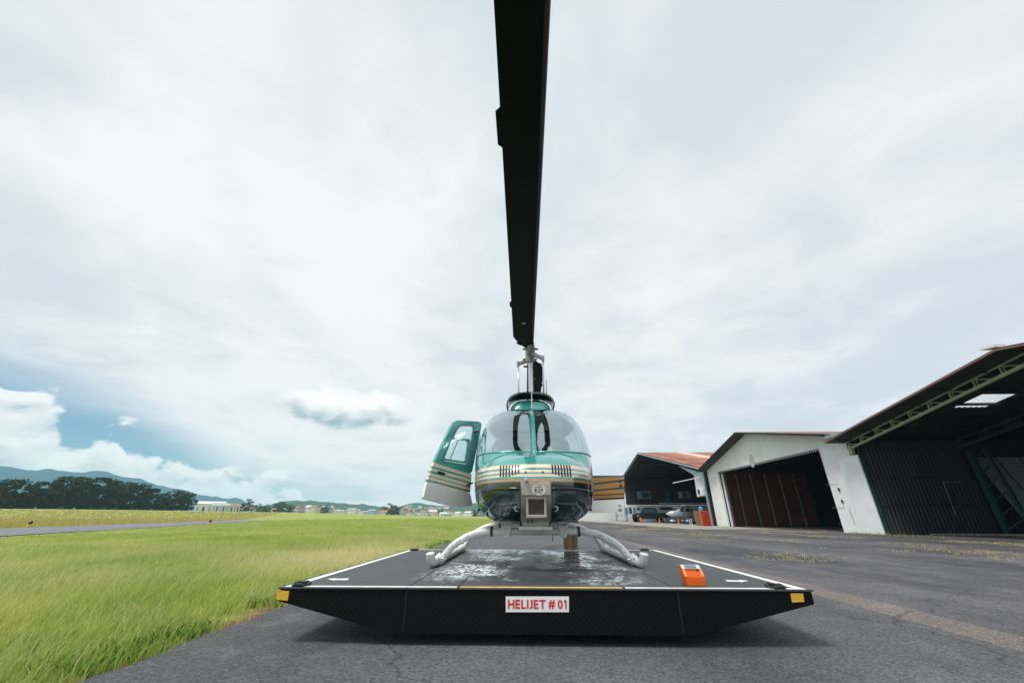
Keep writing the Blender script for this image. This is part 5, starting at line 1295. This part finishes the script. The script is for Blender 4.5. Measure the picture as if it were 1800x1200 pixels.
def blades_mesh(name, P, H, W, tone, m, lean=.5, seg=2, wind=(.25, .1)):
    n = len(P); az_ = rng.uniform(0, 2 * np.pi, n); la = rng.uniform(.05, lean, n)
    dirx = np.cos(az_) * la + wind[0] * rng.uniform(.3, 1, n); diry = np.sin(az_) * la + wind[1]
    fa = rng.uniform(-.9, .9, n); sxv = np.cos(fa); syv = np.sin(fa)            # blades are roughly broadside
    V = []
    lv = [(0, 0, 1.0), (.55, .28, .8), (1.0, 1.0, 0)] if seg == 2 else [(0, 0, 1.0), (1.0, 1.0, 0)]
    for f, bend, wf in lv:
        c = P.copy(); c[:, 0] += dirx * H * bend; c[:, 1] += diry * H * bend; c[:, 2] += H * f * (1 - .12 * bend)
        if wf > 0:
            o = np.stack([sxv * W * wf / 2, syv * W * wf / 2, np.zeros(n)], 1); V += [c - o, c + o]
        else: V.append(c)
    k = len(V); A = np.stack(V, 1).reshape(-1, 3); base = (np.arange(n) * k)[:, None]
    tri = np.array([[0, 1, 3], [0, 3, 2], [2, 3, 4]] if seg == 2 else [[0, 1, 2]])
    F = (base[:, None, :] + tri[None]).reshape(-1, 3)
    me = bpy.data.meshes.new(name); me.vertices.add(len(A)); me.vertices.foreach_set('co', A.astype(np.float32).ravel())
    me.loops.add(F.size); me.loops.foreach_set('vertex_index', F.astype(np.int32).ravel()); me.polygons.add(len(F)); me.polygons.foreach_set('loop_start', np.arange(0, F.size, 3, dtype=np.int32))
    me.update(calc_edges=True)
    at = me.attributes.new('tone', 'FLOAT', 'POINT'); at.data.foreach_set('value', np.repeat(tone, k).astype(np.float32))
    me.materials.append(m); o = bpy.data.objects.new(name, me); C.objects.link(o); o['kind'] = 'stuff'; return o
M_grass = leafmat('grass_blades', .5, (.30, .43, .085), (.53, .57, .17), (.74, .68, .38), scale=.55)
M_tall = leafmat('tall_dry_grass', .4, (.48, .45, .12), (.54, .46, .18), (.42, .30, .15), scale=.2)
def vnoise(x, y, s, seed): return np.array([mnoise.noise(Vector((a * s, b * s, seed))) for a, b in zip(x, y)])
def in_road(p): 
    q = (p[:, 0] - RA.x) * RN.x + (p[:, 1] - RA.y) * RN.y; return (q > -.2) & (q < RW + .2)
def scatter(n, r0, r1, a0, a1, pw=1.0):
    r = np.sqrt(rng.uniform(r0 ** 2, r1 ** 2, n)) if pw == 1 else r0 * (r1 / r0) ** rng.uniform(0, 1, n)
    a = np.radians(rng.uniform(a0, a1, n)); return np.stack([r * np.sin(a), r * np.cos(a), np.zeros(n)], 1)
def grass_zone(name, n, r0, r1, hmin, hmax, wmin, wmax, per, seg, pw=1.0, spread=.05, m=None):
    T = scatter(n, r0, r1, -64, 8, pw)
    ed = np.array([edge_l(y) for y in T[:, 1]])
    dens = vnoise(T[:, 0], T[:, 1], .9, 1.5)
    d_e = ed - T[:, 0]                                  # distance left of the asphalt edge
    keep = (d_e > .03) & ~in_road(T) & ((d_e > .45) | (dens > -.35 + .25 * rng.uniform(-1, 1, len(T)))) 
    T = T[keep]; d_e = d_e[keep]
    hs = np.clip(.35 + d_e * .5, .35, 1) * (1 + .35 * vnoise(T[:, 0], T[:, 1], .55, 7.7))
    P = np.repeat(T, per, 0) + np.concatenate([rng.normal(0, spread, (len(T) * per, 2)), np.zeros((len(T) * per, 1))], 1)
    rr_ = np.hypot(P[:, 0], P[:, 1])
    if r1 > 45: P[:, 2] = np.array([terrain(a, b) for a, b in P[:, :2]])
    hh = np.repeat(hs, per)
    dry = np.repeat(vnoise(T[:, 0], T[:, 1], .35, 3.3) + .5 * vnoise(T[:, 0], T[:, 1], 1.6, 5.1), per)
    # the mown dry patch beside the platform's rear corner
    pc_ = np.exp(-(((P[:, 0] + 3.3) / 1.3) ** 2 + ((P[:, 1] - 8.6) / 2.4) ** 2)) * 1.1
    tone = np.clip(.10 + .55 * dry + pc_ + rng.normal(0, .27, len(P)), 0, 1)
    H = rng.uniform(hmin, hmax, len(P)) * hh * (1 - .45 * np.clip(pc_, 0, 1)); W = rng.uniform(wmin, wmax, len(P))
    k = 1 if pw == 1 else (rr_ / r0)
    return P, H * np.clip(np.abs((P[:, 0] - RA.x) * RN.x + (P[:, 1] - RA.y) * RN.y - RW / 2) / 14 - .15, .25, 1), W * k, tone
A = [grass_zone('a', 17000, 2.3, 9.5, .08, .25, .005, .011, 8, 2)]
st_m = rng.uniform(0, 1, len(A[0][1])) < .045; A[0][1][st_m] *= 1.45; A[0][2][st_m] *= .6; A[0][3][st_m] = np.clip(A[0][3][st_m] + .55, 0, 1)
blades_mesh('near_grass', *A[0], M_grass, lean=.75, seg=2, wind=(.16, .05))
B = grass_zone('b', 56000, 9.0, 115, .10, .28, .008, .016, 7, 1, pw=2, spread=.10)
blades_mesh('field_grass', *B, M_grass, lean=.5, seg=1)
# taller seed heads on the far side of the road and before the trees
T = scatter(26000, 30, 175, -62, -4, 2); q = (T[:, 0] - RA.x) * RN.x + (T[:, 1] - RA.y) * RN.y
T = T[q > RW + .5]; T[:, 2] = [terrain(a, b) for a, b in T[:, :2]]; r_ = np.hypot(T[:, 0], T[:, 1])
T = np.repeat(T, 3, 0) + np.concatenate([rng.normal(0, .35, (len(T) * 3, 2)), np.zeros((len(T) * 3, 1))], 1); r_ = np.repeat(r_, 3)
blades_mesh('tall_field_grass', T, rng.uniform(.25, .55, len(T)) * (1 + .4 * vnoise(T[:, 0], T[:, 1], .1, 2.2)), .03 + r_ * .0009, np.clip(rng.normal(.25, .14, len(T)), 0, 1), M_tall, lean=.4, seg=1)
# broad-leaved weeds at the asphalt edge
wy = rng.uniform(2.2, 14, 900); wx = np.array([edge_l(y) for y in wy]) - np.abs(rng.normal(0, .28, 900)) - .05
WP = np.stack([wx, wy, np.zeros(900)], 1); WP = np.repeat(WP[vnoise(wx, wy, 1.2, 6.) > -.1], 7, 0); WP[:, :2] += rng.normal(0, .03, (len(WP), 2))
blades_mesh('edge_weeds', WP, rng.uniform(.03, .09, len(WP)), rng.uniform(.010, .022, len(WP)), np.clip(rng.normal(.05, .1, len(WP)), 0, 1), leafmat('weed_leaves', .35, (.10, .22, .03), (.15, .26, .05), (.3, .34, .12), scale=2), lean=1.2, seg=2, wind=(0, 0))
# sparse yellowish weeds in the cracks of the apron
def apron_weeds():
    n = 90000; x = rng.uniform(3.5, 15.4, n); y = rng.uniform(4, 60, n)
    v_ = vnoise(x * .55, y * .28, 1.0, 12.) + .45 * vnoise(x, y, 1.1, 4.) 
    near_wall = np.exp(-((x - 15.3) / .5) ** 2) * (y < 21) * .55
    thr = .27 + .25 * np.exp(-((x - 4) / 2.2) ** 2) + .35 * (y > 34)
    k = (v_ + near_wall > thr + rng.normal(0, .07, n)) 
    k &= (rng.uniform(0, 1, n) < .42) & (vnoise(x, y, 3.0, 9.) > -.12)
    T = np.stack([x[k], y[k], np.full(k.sum(), .016)], 1); P = np.repeat(T, 6, 0); P[:, :2] += rng.normal(0, .06, (len(P), 2)); r_ = np.hypot(P[:, 0], P[:, 1])
    gr = np.repeat(np.exp(-((T[:, 0] - 15.3) / .8) ** 2), 6)
    blades_mesh('apron_weeds', P, rng.uniform(.015, .06, len(P)) * (1 + 1.5 * gr), rng.uniform(.006, .012, len(P)) * (1 + r_ * .04), np.clip(rng.normal(.75, .2, len(P)) - .7 * gr, 0, 1), leafmat('yellow_weeds', .4, (.26, .29, .10), (.40, .37, .18), (.58, .51, .30), scale=1), lean=1.0, seg=1, wind=(0, 0))
apron_weeds()

# ---------------------------------------------------------------- trees
M_bark = mat('bark', (.07, .055, .045), .9, var=.3, vscale=3)
M_leafd = leafmat('dark_evergreen_foliage', .25, (.030, .050, .020), (.050, .070, .028), (.085, .085, .040), scale=.35)
M_leafg = leafmat('mid_green_foliage', .3, (.045, .085, .035), (.07, .11, .05), (.10, .12, .05), scale=.3)
def crown_mesh(name, seed, h, wd, m, nclump=46, per=46, leaf=.34):
    r = np.random.default_rng(seed); cs_ = []
    while len(cs_) < nclump:
        p = r.uniform(-1, 1, 3); 
        if np.hypot(p[0], p[1]) > 1 - .35 * max(0, p[2]) ** 2: continue
        z = .10 + .86 * (p[2] * .5 + .5); rad = wd * (.62 + .38 * math.sin(math.pi * min(1, z * .85 + .12)))
        cs_.append((p[0] * rad, p[1] * rad, z * h, r.uniform(.55, 1.15) * wd * .30))
    V = []; tone = []
    for cx, cy_, cz, cr in cs_:
        d = r.normal(0, 1, (per, 3)); d /= np.linalg.norm(d, axis=1)[:, None]; rad = cr * r.uniform(.35, 1, per) ** .5
        c = np.array([cx, cy_, cz]) + d * rad[:, None] * np.array([1.15, 1.15, .72])
        u = r.normal(0, 1, (per, 3)); u /= np.linalg.norm(u, axis=1)[:, None]; v_ = np.cross(u, r.normal(0, 1, (per, 3))); v_ /= np.linalg.norm(v_, axis=1)[:, None]
        s = leaf * r.uniform(.6, 1.3, per)[:, None]
        V.append(np.stack([c - u * s, c + v_ * s * .6, c + u * s, c - v_ * s * .6], 1)); tone.append(np.clip(r.normal(.2 + r.uniform(-.2, .25), .15, per), 0, 1))
    V = np.concatenate(V); tone = np.concatenate(tone); n = len(V)
    me = bpy.data.meshes.new(name); me.from_pydata(V.reshape(-1, 3).tolist(), [], (np.arange(n * 4).reshape(-1, 4)).tolist()); me.update()
    at = me.attributes.new('tone', 'FLOAT', 'POINT'); at.data.foreach_set('value', np.repeat(tone, 4).astype(np.float32)); me.materials.append(m)
    return me, cs_
def trunk_mesh(name, seed, h, cs_):
    r = random.Random(seed); mb = MB(); top = h * .8
    mb.tube([(0, 0, -.3), (.03 * h * r.uniform(-1, 1), .02 * h, h * .3), (.04 * h * r.uniform(-1, 1), 0, h * .6), (0, 0, top)], [.045 * h * .6, .03 * h * .6, .02 * h * .6, .004 * h], 8)
    for cx, cy_, cz, cr in cs_[::3]:
        z0 = max(.1 * h, cz - .15 * h); mb.tube([(0, 0, z0), (cx * .5, cy_ * .5, (z0 + cz) / 2 + .02 * h), (cx, cy_, cz)], [.010 * h, .007 * h, .003 * h], 5)
    o = mb.build(name, M_bark, smooth=True); me = o.data; bpy.data.objects.remove(o); return me
protos = []
for i, (h, wd) in enumerate(((10, 3.4), (9.4, 3.7), (10.6, 3.2), (8.6, 3.5))):
    cm_, cs_ = crown_mesh('crown', 100 + i, h, wd, M_leafd); protos.append((h, cm_, trunk_mesh('trunk', 50 + i, h, cs_)))
pg, pcs = crown_mesh('crown', 300, 6, 3.0, M_leafg, 22, 40, .38); ptg = trunk_mesh('trunk', 301, 6, pcs)
def tree(name, label, group, x, y, proto, scale, rz, sx=1.0):
    h, cm_, tm = proto; z = terrain(x, y)
    t = thing(name, label, 'tree', (x, y, z), group); t.rotation_euler = (0, 0, rz); t.scale = (scale * sx, scale * sx, scale)
    for nm, me in (('trunk', tm), ('crown', cm_)):
        o = bpy.data.objects.new(nm, me); C.objects.link(o); o.parent = t
    return t
row = [(-30, 838), (8, 842), (40, 851), (66, 846), (92, 837.5), (112, 838), (138, 842), (168, 839), (190, 845), (212, 848), (236, 850), (258, 858), (284, 864), (304, 862), (326, 866)]
ordn = ['first', 'second', 'third', 'fourth', 'fifth', 'sixth', 'seventh', 'eighth', 'ninth', 'tenth', 'eleventh', 'twelfth', 'thirteenth', 'fourteenth']
ti = 0
for i, (u, v) in enumerate(row):
    zc = 112 + (u + 30) * .20                                 # the row recedes to the right
    d = Vector(ray(u, 898)); p = d * (zc / 1.0); x, y = p.x, p.y; z = terrain(x, y)
    q = Vector(ray(u, v)) ; hyp = math.hypot(x, y) / math.hypot(q.x, q.y); H = CAMZ + q.z * hyp - z
    pr_ = protos[i % 4]
    lab = 'dark evergreen tree cut by the left picture edge, end of the row' if i == 0 else ('dark evergreen at the right end of the tree row, nearest the white warehouses' if i == len(row) - 1 else ordn[i - 1] + ' full dark evergreen of the tree row counted from the left edge')
    tree('evergreen_tree', lab, 'dark tree row beyond the road', x, y, pr_, H / pr_[0] * 1.02, i * 1.7, 1.15 + .2 * (i % 3))
    # low bushy undergrowth that closes the foot of the row
UG = []
for i in range(22):
    u = -20 + i * 16.3; zc = 110 + (u + 30) * .20; d = Vector(ray(u, 898)); x, y = d.x * zc, d.y * zc
    src = protos[(i + 1) % 4][1]; co = np.empty(len(src.vertices) * 3, np.float32); src.vertices.foreach_get('co', co); co = co.reshape(-1, 3); ca, sa = math.cos(i * 2.3), math.sin(i * 2.3)
    UG.append(np.stack([x + .62 * (co[:, 0] * ca - co[:, 1] * sa), y + .62 * (co[:, 0] * sa + co[:, 1] * ca), terrain(x, y) - .5 + (.42 if i < 13 else .3) * co[:, 2]], 1))
UG = np.concatenate(UG); ume = bpy.data.meshes.new('undergrowth'); ume.from_pydata(UG.tolist(), [], np.arange(len(UG)).reshape(-1, 4).tolist()); ume.update(); ume.materials.append(M_leafd)
ume.attributes.new('tone', 'FLOAT', 'POINT').data.foreach_set('value', rng.uniform(0, .5, len(UG)).astype(np.float32))
uo = bpy.data.objects.new('undergrowth', ume); C.objects.link(uo); uo['kind'] = 'stuff'

# ---------------------------------------------------------------- hills, mountain, town
def ridge(name, pts, D, depth, m, vbase, nz_a, seed, cols=140, rows_=26):
    """outline read from the photo, given a distance D and a real depth front to back"""
    us = np.linspace(pts[0][0], pts[-1][0], cols); mb = MB(); R_ = []
    top = []
    for u in us:
        v = lerpt(pts, u); d = Vector(ray(u, v)); k = D / math.hypot(d.x, d.y); top.append((d.x * k, d.y * k, CAMZ + d.z * k))
    for j in range(rows_ + 1):
        t = j / rows_; row = []
        for (x, y, z) in top:
            r = math.hypot(x, y); f = -1 + 2 * t; rr = r + f * depth
            g = max(0, math.cos(f * math.pi / 2)) ** (.9 if f < 0 else .8); xx, yy_ = x / r * rr, y / r * rr
            zb_ = terrain(x * 900 / r, y * 900 / r) * .9 - 2
            zz = zb_ + (z - zb_) * g + nz_a * (fbm(xx / depth * 3, yy_ / depth * 3, seed, 5)) * min(1, 4 * g) * (.35 if abs(f) < .12 else 1.0) + nz_a * .25 * fbm(xx / depth * 14, yy_ / depth * 14, seed, 3) * min(1, 3 * g)
            row.append((xx, yy_, zz))
        R_.append(row)
    o = mb.grid(R_).build(name, m, kind='structure', smooth=True); return R_
M_hill = mat('wooded_hill', (.014, .042, .024), .95, col2=(.045, .080, .038), vscale=.02, coords='Object', spec=.1, detail=9)
M_mtn = mat('haze_blue_mountain', (.010, .065, .12), .95, col2=(.015, .07, .125), vscale=.006, coords='Object', spec=.1)  # haze blue put into the mountain's own base colour
HA = ridge('hill', [(455, 897), (480, 889), (500, 884), (520, 880), (545, 879.5), (560, 881), (590, 884), (630, 889), (665, 894), (700, 899), (740, 904)], 1500, 330, M_hill, 905, 9, 1.0)
HB = ridge('hill', [(640, 903), (665, 894), (690, 893), (705, 889), (720, 886.5), (735, 885.5), (752, 888), (770, 887.5), (785, 888), (800, 892), (810, 893), (822, 887), (840, 886), (880, 888), (940, 890), (1010, 895), (1060, 902), (1100, 908)], 1500, 330, M_hill, 907, 9, 4.0)
ridge('hill', [(590, 897), (620, 891), (650, 890), (668, 892), (700, 893), (740, 897), (780, 902)], 1900, 250, M_hill, 907, 8, 9.0)
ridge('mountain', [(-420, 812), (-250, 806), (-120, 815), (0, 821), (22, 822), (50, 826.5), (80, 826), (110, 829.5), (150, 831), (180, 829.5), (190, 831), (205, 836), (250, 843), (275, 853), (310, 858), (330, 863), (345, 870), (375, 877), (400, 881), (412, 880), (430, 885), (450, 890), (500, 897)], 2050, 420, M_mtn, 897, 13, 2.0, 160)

hm = {c: mat('house_' + c, v, .85, var=.1, vscale=.2) for c, v in dict(white=(.72, .71, .68), cream=(.62, .55, .45), grey=(.42, .43, .45), pink=(.55, .36, .30), blue=(.35, .45, .55)).items()}
rmats = {c: mat('roof_' + c, v, .85, var=.15, vscale=.3) for c, v in dict(red=(.38, .14, .09), rust=(.30, .17, .12), grey=(.36, .37, .38), white=(.68, .68, .66)).items()}
M_hwin = mat('house_window', (.05, .06, .07), .3)
hmesh = {}
def house_mesh(wc, rc, wd, dp, ht):
    mb = MB(); mb.box((0, 0, ht / 2 - 1), (wd, dp, ht + 2), None, 0)
    e = .4; a = [(-wd / 2 - e, -dp / 2 - e, ht), (wd / 2 + e, -dp / 2 - e, ht), (wd / 2 + e, dp / 2 + e, ht), (-wd / 2 - e, dp / 2 + e, ht), (-wd / 2 - e, 0, ht + dp * .22), (wd / 2 + e, 0, ht + dp * .22)]
    mb.add(a, [(0, 1, 5, 4), (2, 3, 4, 5), (0, 4, 3), (1, 2, 5), (3, 2, 1, 0)], 1)
    for i in range(max(2, int(wd / 3))):
        n_ = max(2, int(wd / 3)); x = -wd / 2 + wd * (i + .5) / n_
        for z in ([1.5] if ht < 4.2 else [1.5, 4.4]): mb.box((x, -dp / 2 - .01, z), (1.1, .08, 1.2), None, 2)
    o = mb.build('house', [hm[wc], rmats[rc], M_hwin]); me = o.data; bpy.data.objects.remove(o); return me
combos = [('white', 'red'), ('white', 'grey'), ('cream', 'rust'), ('grey', 'red'), ('pink', 'rust'), ('white', 'white'), ('blue', 'grey'), ('cream', 'red')]
for wc, rc in combos: hmesh[(wc, rc)] = [house_mesh(wc, rc, 9, 8, 3.4), house_mesh(wc, rc, 12, 9, 6.2), house_mesh(wc, rc, 15, 8, 3.8)]
rh = random.Random(3)
spots = []
for i in range(120): spots.append((rh.uniform(430, 838), rh.uniform(520, 900), None))
for i in range(46): spots.append((rh.uniform(672, 790), None, rh.uniform(.06, .55)))
for i in range(16): spots.append((rh.uniform(500, 660), None, rh.uniform(.02, .12)))
def hill_at(x, y, R_):
    best = None
    for row_ in R_[:14]:
        for (a, b, c) in row_[::2]:
            d = (a - x) ** 2 + (b - y) ** 2
            if best is None or d < best[0]: best = (d, c)
    return best[1]
for u, D, t in spots:
    wc, rc = rh.choice(combos)
    if D is not None:
        d = Vector(ray(u, 905)); k = D / math.hypot(d.x, d.y); x, y = d.x * k, d.y * k; z = terrain(x, y)
    else:
        R_ = HB if u > 668 else HA; j = 1 + int(t * 12); row_ = R_[j]; d = Vector(ray(u, 900)); a0 = math.atan2(d.x, d.y)
        x, y, z = min(row_, key=lambda p: abs(math.atan2(p[0], p[1]) - a0)); x += rh.uniform(-6, 6)
    hv = rh.randrange(3); o = bpy.data.objects.new('house', hmesh[(wc, rc)][hv]); C.objects.link(o); o.location = (x, y, z); o.rotation_euler = (0, 0, rh.uniform(-.6, .6)); k = rh.uniform(.65, 1.1); o.scale = (k, k, k)
    where = 'in the distant town strip' if D is not None else ('on the right-hand hillside' if u > 668 else 'at the foot of the left hill')
    if D is not None: where = ('in town left of the hills', 'in town below the left hill', 'in town below the hill saddle', 'in town beside the open helicopter door')[0 if u < 490 else 1 if u < 610 else 2 if u < 720 else 3]
    sz_ = ('small', 'two-storey', 'long low')[hv]
    tag(o, '%s %s house with %s roof %s' % (sz_, wc, rc, where), 'house', '%s %s houses with %s roofs %s' % (sz_, wc, rc, where))
def warehouse(u0, u1, D, ht, wc, rc, lab):
    a = Vector(ray(u0, 897)); b = Vector(ray(u1, 897)); a *= D / math.hypot(a.x, a.y); b *= D / math.hypot(b.x, b.y); mid = (a + b) / 2; ln = math.hypot(b.x - a.x, b.y - a.y); z = terrain(mid.x, mid.y)
    t = thing('warehouse', lab, 'warehouse', (mid.x, mid.y, z), 'warehouses by the tree row end'); t.rotation_euler = (0, 0, math.atan2(b.y - a.y, b.x - a.x))
    def ch(nm, mb, m):
        me = bpy.data.meshes.new(nm); me.from_pydata(mb.v, [], mb.f); me.update(); me.materials.append(m); o = bpy.data.objects.new(nm, me); C.objects.link(o); o.parent = t
    ch('wall', MB().box((0, 0, ht / 2 - 1), (ln, 24, ht + 2)), hm[wc])
    ch('roof', MB().prism([(-ln / 2 - 1, -13, ht), (-ln / 2 - 1, 0, ht + 2.6), (-ln / 2 - 1, 13, ht)], (ln + 2, 0, 0)), rmats[rc])
    for i in range(5): ch('door', MB().box((-ln / 2 + ln * (i + .5) / 5, -12.05, 1.8), (ln * .09, .2, 3.6)), M_hwin if i % 2 else hm['grey'])
warehouse(341, 392, 520, 6.5, 'white', 'white', 'long white warehouse with pale roof right of the tree row')
warehouse(372, 400, 470, 4.5, 'white', 'grey', 'lower white warehouse with grey roof in front of the long one')
warehouse(398, 425, 500, 4.8, 'white', 'rust', 'white warehouse with rust roof at the right of the three')
rt_ = random.Random(9)
for i in range(42):
    u = rt_.choice([rt_.uniform(430, 835), rt_.uniform(460, 510), rt_.uniform(680, 780)]); D = rt_.uniform(430, 900); d = Vector(ray(u, 904)); k = D / math.hypot(d.x, d.y)
    zone_ = 'left of the left hill' if u < 490 else 'below the left hill' if u < 610 else 'below the hill saddle' if u < 720 else 'left of the open helicopter door'
    zone_ += ', nearer than most houses' if D < 640 else ', among the farther houses'
    tree('town_tree', 'small dark tree in town ' + zone_, 'town trees ' + zone_, d.x * k, d.y * k, (6, pg, ptg), rt_.uniform(.9, 1.7), rt_.uniform(0, 6), rt_.uniform(1, 1.5))

# ---------------------------------------------------------------- haze
hzo = MB(); hzo.box((0, 0, 80), (5200, 5200, 168))
hm_ = bpy.data.materials.new('haze_air'); hm_.use_nodes = True; t = hm_.node_tree; t.nodes.clear()
pv = t.nodes.new('ShaderNodeVolumePrincipled'); pv.inputs['Color'].default_value = (.50, .82, 1.0, 1); pv.inputs['Density'].default_value = .00024; pv.inputs['Anisotropy'].default_value = .0
oo = t.nodes.new('ShaderNodeOutputMaterial'); t.links.new(pv.outputs[0], oo.inputs['Volume'])
HZ = True
if HZ:
    ho = hzo.build('haze', hm_, kind='stuff')
